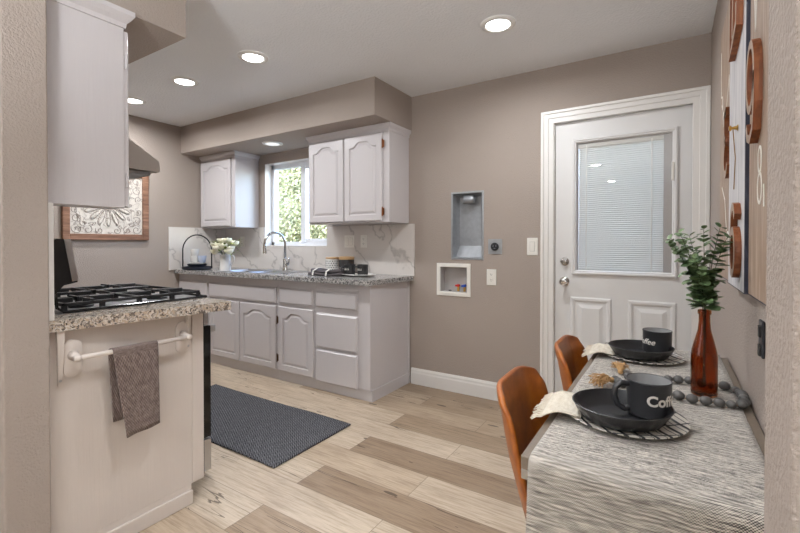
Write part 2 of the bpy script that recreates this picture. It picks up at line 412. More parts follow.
# back wall with a window and a door opening (and niches for the two laundry boxes)
WX0, WX1, WZ0, WZ1 = -3.73, -2.828, 1.168, 2.055
DX0, DX1, DZ1 = -.705, .112, 2.045
VX0, VX1, VZ0, VZ1 = -1.488, -1.237, 1.078, 1.592        # vent niche
BX0, BX1, BZ0, BZ1 = -1.598, -1.362, .802, 1.005          # washer box niche
b = MB(); T = .16; y0, y1 = YB, YB+T
def wallcells(b, xs, zs, holes, y0, y1):
    for i in range(len(xs)-1):
        for j in range(len(zs)-1):
            cx, cz = (xs[i]+xs[i+1])/2, (zs[j]+zs[j+1])/2
            if not any(h[0] < cx < h[1] and h[2] < cz < h[3] for h in holes): b.box(xs[i], xs[i+1], y0, y1, zs[j], zs[j+1])
wallcells(b, [XL-.15, WX0, WX1, BX0, VX0, BX1, VX1, DX0, DX1, XR+.15], [0, BZ0, BZ1, VZ0, WZ0, VZ1, DZ1, WZ1, H],
          [(WX0, WX1, WZ0, WZ1), (DX0, DX1, 0, DZ1), (VX0, VX1, VZ0, VZ1), (BX0, BX1, BZ0, BZ1)], y0, y1)
struct('wall_back', b, 'wall')
struct('wall_left', MB().box(XL-.15, XL, -4.1, YB, 0, H), 'wall')
struct('wall_right', MB().box(XR, XR+.15, JY1, YB, 0, H), 'wall')
struct('wall_front', MB().box(XL, JX0, JY0, JY1, 0, H, .006, 3), 'wall')
struct('wall_front_stub', MB().box(JX1, 2.55, JY0, JY1, 0, H, .006, 3), 'wall')
struct('wall_living_east', MB().box(2.55, 2.7, -4.1, JY1, 0, H), 'living')
struct('wall_living_south', MB().box(XL, 2.55, -4.25, -4.1, 0, H), 'living')
struct('ceiling_soffit_sink', MB().box(XL, -1.874, SOY, YB, SOF, H), 'wall')
struct('ceiling_soffit_range', MB().box(XL, -1.868, JY1, 1.118, 2.128, H), 'wall')
# baseboards
def baseprof(y, s=-1): return [(y, 0), (y+s*.016, 0), (y+s*.016, .092), (y+s*.012, .105), (y+s*.012, .118), (y+s*.005, .134), (y, .134)]
struct('baseboard_back', MB().prism(baseprof(YB), 'x', -1.872, -.79), 'trim')
struct('baseboard_right', MB().prism([(XR, 0), (XR-.016, 0), (XR-.016, .1), (XR-.008, .13), (XR, .13)], 'y', JY1, YB) if False else MB().loops([[(p, JY1, z) for p, z in ((XR, 0), (XR-.016, 0), (XR-.016, .1), (XR-.006, .13), (XR, .13))], [(p, YB-.001, z) for p, z in ((XR, 0), (XR-.016, 0), (XR-.016, .1), (XR-.006, .13), (XR, .13))]], True, True, True), 'trim')
# door casing (stepped)
CX0, CX1, CZ = -.789, .1885, 2.124
b = MB()
for a, c, d in ((0, .020, .026), (.018, .052, .018), (.050, .086, .012)):
    b.box(CX0+a, CX0+c, YB-d, YB, 0, CZ-a, .003); b.box(CX1-c, CX1-a, YB-d, YB, 0, CZ-a, .003); b.box(CX0+c-.004, CX1-c+.004, YB-d+.0005, YB, CZ-c, CZ-a, .003)
struct('trim_1', b, 'trim')
# backsplash: back wall, left wall return, behind the range
b = MB()
b.box(XL, WX0, YB-.012, YB, .915, 1.372); b.box(WX0, WX1, YB-.012, YB, .915, WZ0); b.box(WX1, -1.842, YB-.012, YB, .915, 1.362)
b.box(XL, XL+.012, 2.447, YB-.012, .915, 1.368)
struct('backsplash', b, 'marble')['kind'] = 'structure'
struct('wall_range_backsplash', MB().box(-2.9, -1.863, JY1, JY1+.013, .9205, 1.336, .003), 'wall')

struct('trim_4', MB().box(-1.862, -1.834, JY1, .609, .9205, 1.336, .003), 'trim')
# window_1: reveal sill, frame, sliding sash, panes
b = MB(); yf = YB+.085
b.box(WX0, WX0+.045, yf, yf+.06, WZ0, WZ1, .004); b.box(WX1-.045, WX1, yf, yf+.06, WZ0, WZ1, .004)
b.box(WX0, WX1, yf, yf+.06, WZ0, WZ0+.045, .004); b.box(WX0, WX1, yf, yf+.06, WZ1-.05, WZ1, .004)
win = struct('window_1', b, 'vinyl')
xm = -3.235
b = MB(); b.box(xm-.03, xm+.03, yf-.012, yf+.05, WZ0+.04, WZ1-.045, .004); b.box(xm+.03, WX1-.04, yf-.006, yf+.03, WZ0+.043, WZ0+.075, .003)
b.box(xm+.03, WX1-.04, yf-.006, yf+.03, WZ1-.08, WZ1-.048, .003); b.box(WX1-.075, WX1-.043, yf-.006, yf+.03, WZ0+.045, WZ1-.05, .003)
b.build('sash', 'vinyl', win)
MB().box(WX0+.044, xm-.028, yf+.03, yf+.034, WZ0+.044, WZ1-.048).build('pane', 'glass', win)
MB().box(xm+.028, WX1-.074, yf+.010, yf+.014, WZ0+.073, WZ1-.078).build('pane', 'glass', win)
b = MB(); b.box(WX0, WX0+.006, YB-.004, yf, WZ0, WZ1); b.box(WX0, WX1, YB-.016, yf, WZ0-.004, WZ0+.006, .002); b.box(WX1-.006, WX1, YB-.004, yf, WZ0, WZ1); b.box(WX0, WX1, YB-.004, yf, WZ1-.006, WZ1)
b.build('reveal', 'trim', win)

# door_1 : steel half-light door with a blind between the panes
SX0, SX1, SZ1 = -.697, .108, 2.037; DY = YB+.022
GX0, GX1, GZ0, GZ1 = -.556, .000, 1.010, 1.885     # visible glass
b = MB(); D0, D1 = DY, DY+.044
wallcells(b, [SX0, GX0-.01, GX1+.01, SX1], [.012, GZ0-.01, GZ1+.01, SZ1], [(GX0, GX1, GZ0, GZ1)], D0, D1)
for px0, px1 in ((-.595, -.335), (-.240, .028)):   # two embossed lower panels
    pz0, pz1 = .22, .825
    def R(m, y): return [(px0+m, y, pz0+m), (px1-m, y, pz0+m), (px1-m, y, pz1-m), (px0+m, y, pz1-m)]
    b.loops([R(0, D0-.0004), R(.008, D0-.009), R(.022, D0-.009), R(.034, D0-.001), R(.050, D0-.001), R(.075, D0-.008)], True, False, True)
door = struct('door_1', b, 'door')
b = MB()
def RG(m, y): return [(GX0+m, y, GZ0+m), (GX1-m, y, GZ0+m), (GX1-m, y, GZ1-m), (GX0+m, y, GZ1-m)]
b.loops([RG(-.030, D0), RG(-.030, D0-.012), RG(-.024, D0-.016), RG(-.016, D0-.016), RG(-.012, D0-.011), RG(-.006, D0-.011), RG(0, D0-.002), RG(0, D0+.02)])
b.build('glazing_frame', 'door', door)
MB().box(GX0-.004, GX1+.004, D0+.006, D0+.009, GZ0-.004, GZ1+.004).build('pane', 'glass', door)
MB().box(GX0-.004, GX1+.004, D0+.036, D0+.039, GZ0-.004, GZ1+.004).build('pane', 'glass', door)
b = MB(); n = 62; bx1 = GX1-.045
for i in range(n):
    z = GZ0+.008+(GZ1-GZ0-.045)*i/(n-1)
    b.loops([[(GX0+.012, D0+.014, z-.0088), (GX0+.012, D0+.0200, z-.001), (GX0+.012, D0+.021, z+.0078)], [(bx1, D0+.014, z-.0088), (bx1, D0+.0200, z-.001), (bx1, D0+.021, z+.0078)]], False)
b.box(GX0+.008, bx1+.004, D0+.012, D0+.028, GZ1-.032, GZ1-.010); b.box(GX0+.012, bx1, D0+.014, D0+.026, GZ0+.0005, GZ0+.007)
b.build('blind', 'blind', door)
MB().box(bx1-.0005, GX1+.003, D0+.0115, D0+.034, GZ0, GZ1).build('blind_track', 'boxgrey', door)
MB().box(GX0-.003, GX0+.010, D0+.0115, D0+.034, GZ0, GZ1).build('blind_track', 'boxgrey', door)
MB().box(GX0+.010, bx1+.003, D0+.013, D0+.034, GZ1-.011, GZ1).build('blind_track', 'boxgrey', door)
b = MB()
for x in (GX0+.06, bx1-.065): b.box(x-.004, x+.004, D0+.0115, D0+.0128, GZ0+.004, GZ1-.02)
b.build('blind_tape', 'plastic', door)
MB().box(GX1-.004, GX1+.010, D0-.020, D0-.004, 1.585, 1.70, .003).build('blind_slider', 'plastic', door)
for z, nm in ((1.067, 'deadbolt'), (.930, 'door_knob')):
    b = MB(); r = .030 if nm == 'deadbolt' else .031
    pr = [(r, 0), (r, -.006), (r*.8, -.012)]
    pr += [(.017, -.014), (.017, -.022), (.012, -.024)] if nm == 'deadbolt' else [(.012, -.016), (.012, -.035), (.024, -.045), (.027, -.058), (.020, -.068), (.008, -.071)]
    b.lathe(pr, (-.632, D0, z), 24, axis='y').build(nm, 'chrome', door, angle=40)
    if nm == 'deadbolt': MB().box(-.636, -.628, D0-.034, D0-.020, z-.014, z+.014, .002).build('thumb_turn', 'chrome', door)
b = MB()
for z in (1.83, 1.05, .25): b.tube([(SX1+.003, D0-.003, z-.045), (SX1+.003, D0-.003, z+.045)], .006, 8)
b.build('hinge', 'trim', door)
b = MB(); b.box(DX0, SX0-.002, YB+.001, YB+.10, 0, DZ1); b.box(SX1+.009, DX1, YB+.001, YB+.10, 0, DZ1); b.box(DX0, DX1, YB+.001, YB+.10, SZ1+.004, DZ1)
b.box(SX0-.0015, SX0+.012, D1+.001, D1+.02, 0, SZ1); b.box(SX1-.012, SX1+.008, D1+.001, D1+.02, 0, SZ1)
struct('trim_2', b, 'trim')
struct('trim_3', MB().box(DX0, DX1, YB+.0, YB+.12, 0.0005, .010), 'tablewood')

# outside
struct('ground_outside', MB().box(-9, 4, YB+T, 12, -.25, -.1), 'soil')
struct('wall_neighbour', MB().box(-9, 4, 8.2, 8.4, -.1, 2.0), 'living')
b = MB(); rnd = random.Random(5)
for i in range(30000):
    x = rnd.uniform(-8.2, -3.4); z = rnd.uniform(-.1, 2.8); y = 5.6+.35*math.sin(x*2.1)+.2*math.sin(z*3+x)+abs(rnd.gauss(0, .16))
    s = rnd.uniform(.022, .05); a = Vector((rnd.gauss(0, 1), rnd.gauss(0, 1), rnd.gauss(0, 1))).normalized(); c = a.orthogonal().normalized(); d = a.cross(c); p = Vector((x, y, z))
    b.quad(p-c*s, p+d*s*.55, p+c*s, p-d*s*.55)
for i in range(40):
    for j in range(24):
        def hp_(a, c): x = -8.4+5.2*a/40; z = -.12+2.8*c/24; return (x, 5.93+.35*math.sin(x*2.1)+.2*math.sin(z*3+x)+.05*math.sin(a*2.3+c*1.7), z)
        b.quad(hp_(i, j), hp_(i+1, j), hp_(i+1, j+1), hp_(i, j+1))
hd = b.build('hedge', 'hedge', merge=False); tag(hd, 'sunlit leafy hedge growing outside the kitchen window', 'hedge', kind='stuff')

# ------------------------------------------------------------------ KITCHEN CABINETS
def cath(x0, x1, z0, z1, m, A, y, n=22):
    """arched (cathedral) contour, margin m"""
    pts = [(x0+m, y, z0+m), (x1-m, y, z0+m)]
    zs = z1-m-A
    for i in range(n+1):
        t = i/n; q = min(t, 1-t); q = max(0, min(1, (q-.10)/.26)); q = q*q*(3-2*q)
        pts.append((x1-m-(x1-x0-2*m)*t, y, zs+A*q*(1-.25*(1-min(1, 4*t*(1-t))))))
    return pts
def arched_door(x0, x1, z0, z1, yf, parent, name='door', A=.045, fw=.052, arch=True, flip=1):
    """raised panel door; front face at yf, looking along -Y*flip; 19 mm thick"""
    if not arch: A = 0
    b = MB(); F = flip
    n = 22; inner = cath(x0, x1, z0, z1, fw, A, yf, n); k = len(inner)
    def outer(mm, y):   # same count of points on the rectangle
        P = [(x0+mm, y, z0+mm), (x1-mm, y, z0+mm)]
        for i in range(n+1): P.append((x1-mm-(x1-x0-2*mm)*(i/n), y, z1-mm))
        return P
    g = F*.010
    def C(m, dy): return cath(x0, x1, z0, z1, m, A, yf+dy, n)
    b.loops([outer(0, yf+F*.019), outer(0, yf+F*.005), outer(.006, yf), C(fw, 0), C(fw+.004, g), C(fw+.012, g), C(fw+.030, F*.001)], True, True, True)
    return b.build(name, 'cab', parent)
def hinge(parent, x, z, y, mat='brass', s=1):
    b = MB(); b.box(x-.007, x+.012, y-.004, y+.004, z-.028, z+.028, .001); b.tube([(x, y-.006, z-.03), (x, y-.006, z+.03)], .005, 8)
    b.ball((x, y-.006, z+.033), .006, 1); b.ball((x, y-.006, z-.033), .006, 1)
    return b.build('hinge', mat, parent)
def crown(b, x0, x1, yf, yb, z0, z1, left=True, right=True):
    prof = [(0, z0), (.005, z0), (.006, z0+.35*(z1-z0)), (.014, z0+.50*(z1-z0)), (.022, z0+.66*(z1-z0)), (.024, z1), (0, z1)]
    # front run and returns as mitred loops
    path = []
    rings = []
    for (cx, cy, dx, dy) in ([(x1, yb, 1, 0)] if right else [])+[(x1, yf, 1 if right else 0, -1), (x0, yf, -1 if left else 0, -1)]+([(x0, yb, -1, 0)] if left else []):
        rings.append([(cx+dx*o, cy+dy*o, z) for o, z in prof])
    b.loops(rings, True, True, True)

# upper cabinets on the sink wall
UZ0, UZ1 = 1.366, 2.100; UF = 2.82
def upper(name, x0, x1, doors, label, left, right, hinges=(), zt=SOF-.002):
    t = thing(name, ((x0+x1)/2, YB-.001, UZ0), label, 'cabinet', 'white upper cabinets on the sink wall')
    b = MB(); b.box(x0, x1, UF, YB-.001, UZ0, zt-.003, .002)
    b.build('body', 'cab', t)
    b = MB(); crown(b, x0, x1, UF, YB-.002, UZ1-.005, zt, left, right); b.build('crown_molding', 'cab', t)
    for d0, d1 in doors: arched_door(d0, d1, UZ0+.012, UZ1-.012, UF-.0205, t)
    for hx, hz in hinges: hinge(t, hx, hz, UF-.012)
    return t
upper('wall_cabinet', XL+.001, -3.835, [(-4.415, -3.893)], 'single-door white wall cabinet in the corner beside the window', False, True)
upper('wall_cabinet', -2.772, -1.9, [(-2.765, -2.362), (-2.350, -1.962)], 'two-door white wall cabinet with copper hinges between window and taupe wall', True, True, [(-1.956, 1.995), (-1.956, 1.452)])

# base cabinets
BF = 2.56; BZ0_, BZ1_ = .088, .880
def carcass(b, x0, x1, y0, y1, z0, z1, t=.018):
    b.box(x0, x1, y0, y0+.02, z0, z1, .0015); b.box(x0, x0+t, y0+.02, y1, z0, z1); b.box(x1-t, x1, y0+.02, y1, z0, z1); b.box(x0+t, x1-t, y0+.02, y1, z0, z0+t); b.box(x0+t, x1-t, y1-.01, y1, z0+t, z1)
def base(x0, x1, label):
    t = thing('base_cabinet', ((x0+x1)/2, YB-.013, 0), label, 'cabinet', 'white base cabinets under the sink counter')
    b = MB(); carcass(b, x0+.0005, x1-.0005, BF, YB-.013, BZ0_, BZ1_); b.build('body', 'cab', t)
    MB().box(x0+.0005, x1-.0005, BF+.012, BF+.028, .001, BZ0_).build('toe_kick', 'cab', t)
    return t
def slab(t, x0, x1, z0, z1, name='drawer'):
    b = MB()
    def R(m, y): return [(x0+m, y, z0+m), (x1-m, y, z0+m), (x1-m, y, z1-m), (x0+m, y, z1-m)]
    b.loops([R(0, BF-.0005), R(0, BF-.009), R(.004, BF-.012), R(.011, BF-.0185), R(.013, BF-.019)], True, True, True)
    return b.build(name, 'cab', t)
t = base(XL+.002, -3.897, 'white base cabinet at the corner end, mostly behind the stove top'); slab(t, -4.41, -3.912, .665, .812); arched_door(-4.41, -3.912, .105, .648, BF-.0195, t)
t = base(-3.897, -2.893, 'wide white sink cabinet with two arched doors under the faucet')
slab(t, -3.884, -2.912, .672, .812, 'false_front'); arched_door(-3.884, -3.411, .075+.02, .650, BF-.0195, t); arched_door(-3.399, -2.914, .075+.02, .650, BF-.0195, t)
t = base(-2.893, -2.453, 'narrow white base cabinet with one drawer over one arched door'); slab(t, -2.872, -2.470, .678, .812); arched_door(-2.878, -2.466, .075+.02, .650, BF-.0195, t)
for z in (.53, .20): hinge(t, -2.893, z, BF-.012, 'darkhinge')
t = base(-2.453, -1.897, 'white drawer stack with breadboard at the open end of the sink counter')
slab(t, -2.437, -2.012, .680, .806); slab(t, -2.437, -2.012, .356, .632); slab(t, -2.437, -2.012, .075, .338)
MB().box(-2.425, -2.0, BF-.012, BF-.0005, .818, .838, .004).build('breadboard', 'cab', t)
b = MB(); b.box(-1.897, -1.888, BF+.012, YB-.014, 0, .0885, .002); b.build('skirting', 'cab', t)
MB().box(-1.897, -1.882, YB-.030, YB-.014, .0, .878, .005).build('scribe_molding', 'cab', t)

# sink counter with a cutout
SX_0, SX_1, SY_0, SY_1 = -3.79, -3.03, 2.60, 3.00
b = MB(); CZ0, CZ1 = .881, .920
def counter_outline(): return [(XL+.013, 2.505), (-1.880, 2.505), (-1.848, YB-.013), (XL+.013, YB-.013)]
for q in ([(XL+.013, 2.505), (SX_0, 2.505), (SX_0, YB-.013), (XL+.013, YB-.013)], [(SX_0, 2.505), (SX_1, 2.505), (SX_1, SY_0), (SX_0, SY_0)],
          [(SX_0, SY_1), (SX_1, SY_1), (SX_1, YB-.013), (SX_0, YB-.013)], [(SX_1, 2.505), (-1.880, 2.505), (-1.848, YB-.013), (SX_1, YB-.013)]):
    b.prism(q, 'z', CZ0, CZ1)
o = b.build('countertop', 'granite2'); tag(o, 'grey granite countertop along the sink wall under the window', 'countertop')
# sink
t = thing('kitchen_sink', ((SX_0+SX_1)/2, 2.8, .72), 'double-bowl stainless sink set in the counter under the window', 'sink')
b = MB(); xm_ = (SX_0+SX_1)/2
for x0, x1 in ((SX_0+.02, xm_-.015), (xm_+.015, SX_1-.02)):
    def R(m, z): 
        return [(x, y, z) for x, y in [(x0+m, SY_0+.03+m), (x1-m, SY_0+.03+m), (x1-m, SY_1-.07-m), (x0+m, SY_1-.07-m)]]
    b.loops([R(0, .9225), R(.008, .905), R(.02, .76), R(.05, .745)], True, False, True)
b.build('bowl', 'steel', t, smooth=False)
b = MB(); xs = [SX_0-.014, SX_0+.02, xm_-.015, xm_+.015, SX_1-.02, SX_1+.014]; ys = [SY_0-.012, SY_0+.03, SY_1-.07, SY_1+.03]
for i in range(5):
    for j in range(3):
        if not (j == 1 and i in (1, 3)): b.box(xs[i], xs[i+1], ys[j], ys[j+1], .9205, .9235)
b.build('rim', 'steel', t)
# faucet
FX, FY = -3.262, 2.975
t = thing('kitchen_faucet', (FX, FY, .924), 'brushed nickel gooseneck pull-down faucet behind the sink', 'faucet')
b = MB(); b.lathe([(.030, .924), (.030, .930), (.024, .940), (.021, .99), (.023, 1.03), (.020, 1.045)], (FX, FY, 0), 20); b.build('body', 'chrome', t, angle=40)
d = Vector((-.18, -.985, 0)).normalized(); path = [Vector((FX, FY, 1.04)), Vector((FX, FY, 1.19))]
R_ = .112
for i in range(1, 15):
    a = PI*i/14*1.02; path.append(Vector((FX, FY, 1.19))+d*(R_-R_*math.cos(a))+Vector((0, 0, R_*math.sin(a))))
MB().tube(path, .0125, 12).build('spout', 'chrome', t, smooth=True)
e = path[-1]; MB().tube([e+Vector((0, 0, .004)), e-Vector((0, 0, .02)), e-Vector((0, 0, .055)), e-Vector((0, 0, .085))], [.014, .017, .019, .021], 14).build('spray_head', 'chrome', t, angle=50)
MB().tube([(FX+.018, FY-.004, .985), (FX+.042, FY-.006, .985), (FX+.055, FY-.007, 1.0), (FX+.066, FY-.008, 1.055)], [.012, .012, .009, .006], 10).build('handle', 'chrome', t, smooth=True)

# wall plates on the backsplash and the wall
def plate(name, xc, zc, w, h, label, cat, kind, y=YB-.0125, group=None):
    t = thing(name, (xc, y, zc), label, cat, group)
    MB().box(xc-w/2, xc+w/2, y-.006, y, zc-h/2, zc+h/2, .003).build('cover_plate', 'plastic', t)
    if kind == 'outlet':
        for s in (-1, 1):
            rc = MB().box(xc-.016, xc+.016, y-.0085, y-.0055, zc+s*.021-.014, zc+s*.021+.014, .003).build('receptacle', 'plastic', t)
            b = MB()
            for dx in (-.006, .006): b.box(xc+dx-.0012, xc+dx+.0012, y-.0088, y-.008, zc+s*.021-.002, zc+s*.021+.007)
            b.box(xc-.002, xc+.002, y-.0088, y-.008, zc+s*.021-.010, zc+s*.021-.006)
            b.build('slots', 'slot', rc)
    else:
        for i in range(kind):
            x = xc+(i-(kind-1)/2)*.046; MB().box(x-.0182, x+.0182, y-.0066, y-.0055, zc-.0348, zc+.0348).build('rocker_gap', 'boxgrey', t); MB().box(x-.0165, x+.0165, y-.010, y-.0055, zc-.033, zc+.033, .002).build('rocker', 'plastic', t)
    return t
plate('light_switch', -2.545, 1.213, .116, .114, 'double rocker switch on the marble backsplash under the two-door cabinet', 'light switch', 2)
plate('wall_outlet', -2.375, 1.214, .072, .114, 'white outlet on the marble backsplash beside the double switch', 'outlet', 'outlet')
plate('wall_outlet', -4.10, 1.216, .072, .114, 'white outlet on the marble backsplash behind the flower pitcher', 'outlet', 'outlet')
plate('wall_outlet', -1.160, .936, .076, .122, 'white outlet on the taupe wall under the dryer socket', 'outlet', 'outlet', YB-.0005)
plate('light_switch', -.851, 1.172, .078, .126, 'single rocker switch on the taupe wall beside the door frame', 'light switch', 1, YB-.0005)
# dryer socket
t = thing('dryer_socket', (-1.132, YB, 1.170), 'square metal dryer socket with black round face on taupe wall', 'outlet')
MB().box(-1.187, -1.077, YB-.006, YB-.0005, 1.113, 1.228, .002).build('cover_plate', 'galv', t)
MB().lathe([(.031, 0), (.031, -.008), (.026, -.011)], (-1.132, YB-.006, 1.170), 20, axis='y').build('receptacle', 'outlet_dark', t)
b = MB()
for x, z, w, h in ((-.011, .006, .003, .016), (.011, .006, .003, .016), (0, -.012, .014, .003)): b.box(-1.132+x-w/2, -1.132+x+w/2, YB-.0178, YB-.0165, 1.170+z-h/2, 1.170+z+h/2)
b.build('slots', 'galv', t)
# dryer vent recess box
t = thing('dryer_vent_box', (-1.36, YB, 1.06), 'tall recessed galvanised dryer vent box in the taupe wall', 'vent box')
b = MB()
def RV(m, y, zlow=0): return [(VX0+m, y, VZ0+m+zlow), (VX1-m, y, VZ0+m+zlow), (VX1-m, y, VZ1-m), (VX0+m, y, VZ1-m)]
b.loops([RV(-.013, YB-.0005), RV(-.013, YB-.004), RV(-.001, YB-.006), RV(.003, YB-.002), RV(.008, YB+.05), RV(.022, YB+.088, .075)], True, False, True)
b.build('recess', 'galv', t)
b = MB(); b.lathe([(.050, 1.512), (.050, 1.574)], (-1.365, YB+.044, 0), 20, sy=.62, cap0=False, cap1=False); b.build('duct_collar', 'galv', t, smooth=True, solid=.003)
# washer supply box
t = thing('washer_supply_box', (-1.48, YB, .775), 'white recessed washer hookup box with red and blue valves', 'valve box')
b = MB()
def RB(m, y): return [(BX0+m, y, BZ0+m), (BX1-m, y, BZ0+m), (BX1-m, y, BZ1-m), (BX0+m, y, BZ1-m)]
b.loops([RB(-.030, YB-.0005), RB(-.030, YB-.007), RB(-.003, YB-.009), RB(.002, YB-.004)], True, False, False); b.build('faceplate', 'plastic', t)
MB().loops([RB(.002, YB-.004), RB(.004, YB+.07)], True, False, True).build('recess', 'boxgrey', t)
for x, c in ((-1.456, 'red'), (-1.402, 'blue')):
    MB().tube([(x, YB+.04, BZ0+.006), (x, YB+.04, BZ0+.050)], .010, 10).build('valve', 'gold', t)
    b = MB(); b.box(x-.018, x+.018, YB+.012, YB+.026, BZ0+.044, BZ0+.060, .004); b.lathe([(.011, 0), (.011, .03)], (x, YB+.026, BZ0+.052), 10, axis='y'); b.build('valve_handle', c, t)
b = MB(); b.lathe([(.012, BZ0+.006), (.012, BZ0+.012)], (-1.53, YB+.04, 0), 12); b.build('drain', 'slot', t)

# ------------------------------------------------------------------ RANGE SIDE
PX = -1.857      # end panel plane
# narrow end cabinet
t = thing('end_cabinet', (PX-.06, JY1, 0), 'white cabinet end panel with towel bar beside the stove', 'cabinet')
MB().box(-1.984, PX, JY1+.001, 1.187, .088, .879, .0015).build('body', 'panel', t)
MB().box(-1.984, PX, JY1+.001, 1.125, .001, .088).build('toe_kick', 'panel', t)
MB().box(PX, PX+.012, JY1+.001, 1.127, .001, .064, .003).build('skirting', 'panel', t)
b = MB(); b.box(PX, PX+.004, 1.130, 1.186, .095, .878, .001); b.build('face_trim', 'panel', t)
o = MB().prism([(-1.984, JY1+.001), (-1.832, JY1+.001), (-1.758, 1.268), (-1.984, 1.282)], 'z', .880, .920).build('countertop', 'granite'); tag(o, 'beige speckled granite counter strip between stove and wall end', 'countertop')
# brackets under the counter
def bracket(y, label, ztop=.879, L=.20, w=.024):
    t = thing('counter_bracket', (PX, y, ztop), label, 'bracket', 'counter support brackets')
    b = MB(); b.loops([[(PX, y-w/2, ztop), (PX, y+w/2, ztop), (PX, y+w*.22, ztop-L), (PX, y-w*.22, ztop-L)], [(PX+.022, y-w/2, ztop), (PX+.022, y+w/2, ztop), (PX+.008, y+w*.22, ztop-L), (PX+.008, y-w*.22, ztop-L)]], True, True, True); b.build('arm', 'panel', t)
    b = MB(); b.lathe([(.004, PX+.009), (.005, PX+.011)], (0, y, ztop-L+.02), 8, axis='x'); b.build('screw', 'steel', t)
bracket(.628, 'tapered white bracket under the counter beside the wall end'); bracket(1.108, 'tapered white bracket under the counter at the overhanging tip', .879, .17, .02)
# towel bar
TBX = -1.806
t = thing('towel_bar', (PX, .87, .775), 'off-white towel bar with oval mounts on the cabinet end panel', 'towel bar')
for y, z in ((.668, .772), (1.083, .772)):
    b = MB()
    for o0, rr in ((PX+.0002, 1), (PX+.008, 1), (PX+.012, .86)):
        pass
    rings = [[(x, y+.030*s*math.cos(a), z+(.040*s if math.sin(a) > 0 else -.040*s)+.030*s*math.sin(a)) for a in [2*PI*i/28 for i in range(28)]] for x, s in ((PX+.0003, 1), (PX+.007, 1), (PX+.011, .82))]
    b.loops(rings, True, True, True); m = b.build('mount', 'panel', t, angle=30)
    b = MB(); b.tube([(PX+.009, y, z+.012), (PX+.028, y, z+.012), (TBX, y, z+.006)], [.020, .0125, .0125], 14); b.ball((TBX, y, z+.006), .0135, 2); b.build('socket', 'panel', m, smooth=True)
MB().tube([(TBX, .655, .778), (TBX, 1.098, .778)], .0095, 14).build('bar', 'panel', t, smooth=True)
# hand towel
prof = [(-.016, .500-.778), (-.0155, -.15), (-.0135, -.02), (-.011, .006), (0, .0125), (.012, .006), (.0145, -.02), (.017, -.15), (.021, -.25), (.024, .438-.778)]
P2 = []
for i in range(len(prof)-1):
    for k_ in range(4): t_ = k_/4; P2.append((prof[i][0]*(1-t_)+prof[i+1][0]*t_, prof[i][1]*(1-t_)+prof[i+1][1]*t_))
P2.append(prof[-1])
ar = [0]
for a, c in zip(P2, P2[1:]): ar.append(ar[-1]+math.hypot(c[0]-a[0], c[1]-a[1]))
def tw(u, v):
    i = v*(len(P2)-1); k_ = min(int(i), len(P2)-2); f = i-k_; x = P2[k_][0]*(1-f)+P2[k_+1][0]*f; z = P2[k_][1]*(1-f)+P2[k_+1][1]*f
    dn = max(0, -z)/.34; front = v > .45
    ya, yb = (.777+.040*dn, .944+.002*dn) if front else (.771+.02*dn, .89)
    y = ya+(yb-ya)*u; z2 = z+(.012*u*dn if front else 0)
    return (TBX+x+(.004*math.sin(u*9+dn*2)*dn if front else 0), y, .778+z2)
hb = MB(); hb.grid(tw, 24, 36, lambda u, v: (u*.18, v*ar[-1]))
tow = hb.build('hand_towel', 'handtowel', smooth=True, solid=.005); tag(tow, 'folded taupe textured towel hanging over the towel bar', 'towel')

# upper cabinet beside the stove
t = thing('wall_cabinet', (-1.93, JY1, 1.337), 'tall white wall cabinet side above the stove counter', 'cabinet')
NX0, NX1 = -1.995, -1.868
MB().box(NX0, NX1, JY1+.001, .856, 1.337, 2.126, .0015).build('body', 'cab', t)
arched_door(NX0+.004, NX1-.004, 1.345, 2.05, .8765, t, flip=-1, fw=.03, A=.02)
b = MB(); crown(b, NX0, NX1, .856, JY1+.002, 2.062, 2.1265, False, True)
# this run faces +Y: build it by hand
b.bm.free(); b = MB(); pr = [(0, 2.060), (.006, 2.060), (.008, 2.078), (.020, 2.092), (.030, 2.108), (.030, 2.1265), (0, 2.1265)]
b.loops([[(NX1+o, JY1+.001, z) for o, z in pr], [(NX1+o, .856+o, z) for o, z in pr], [(NX0, .856+o, z) for o, z in pr]], True, True, True); b.build('crown_molding', 'cab', t)
for z in (1.86, 1.66):
    pass
for z in (1.93, 1.45):
    b = MB(); b.tube([(NX1-.001, .866, z-.028), (NX1-.001, .866, z+.028)], .0055, 8); b.build('hinge', 'cab', t)
# cabinet above the hood
t = thing('hood_cabinet', (-2.37, JY1, 1.70), 'short white wall cabinet above the range hood, behind the tall cabinet side', 'cabinet')
MB().box(-2.755, -1.996, JY1+.001, .856, 1.70, 2.126, .0015).build('body', 'cab', t); 
for x0, x1 in ((-2.75, -2.38), (-2.37, -2.0)): arched_door(x0, x1, 1.71, 2.05, .8765, t, flip=-1, arch=False)
# range hood
t = thing('range_hood', (-2.37, JY1, 1.5), 'grey steel wedge-shaped range hood above the stove', 'range hood')
hp = [(JY1+.012, 1.523), (1.066, 1.523), (1.066, 1.570), (.935, 1.650), (.87, 1.690), (JY1+.012, 1.698)]
MB().prism(hp, 'x', -2.75, -1.997).build('shell', 'hoodsteel', t)
MB().box(-2.72, -2.03, .64, 1.04, 1.505, 1.5225, .003).build('filter', 'galv', t)
for x in (-2.2, -2.55): MB().lathe([(.03, 1.5), (.034, 1.5045)], (x, 1.02, 0), 16).build('lamp', 'glass', t)

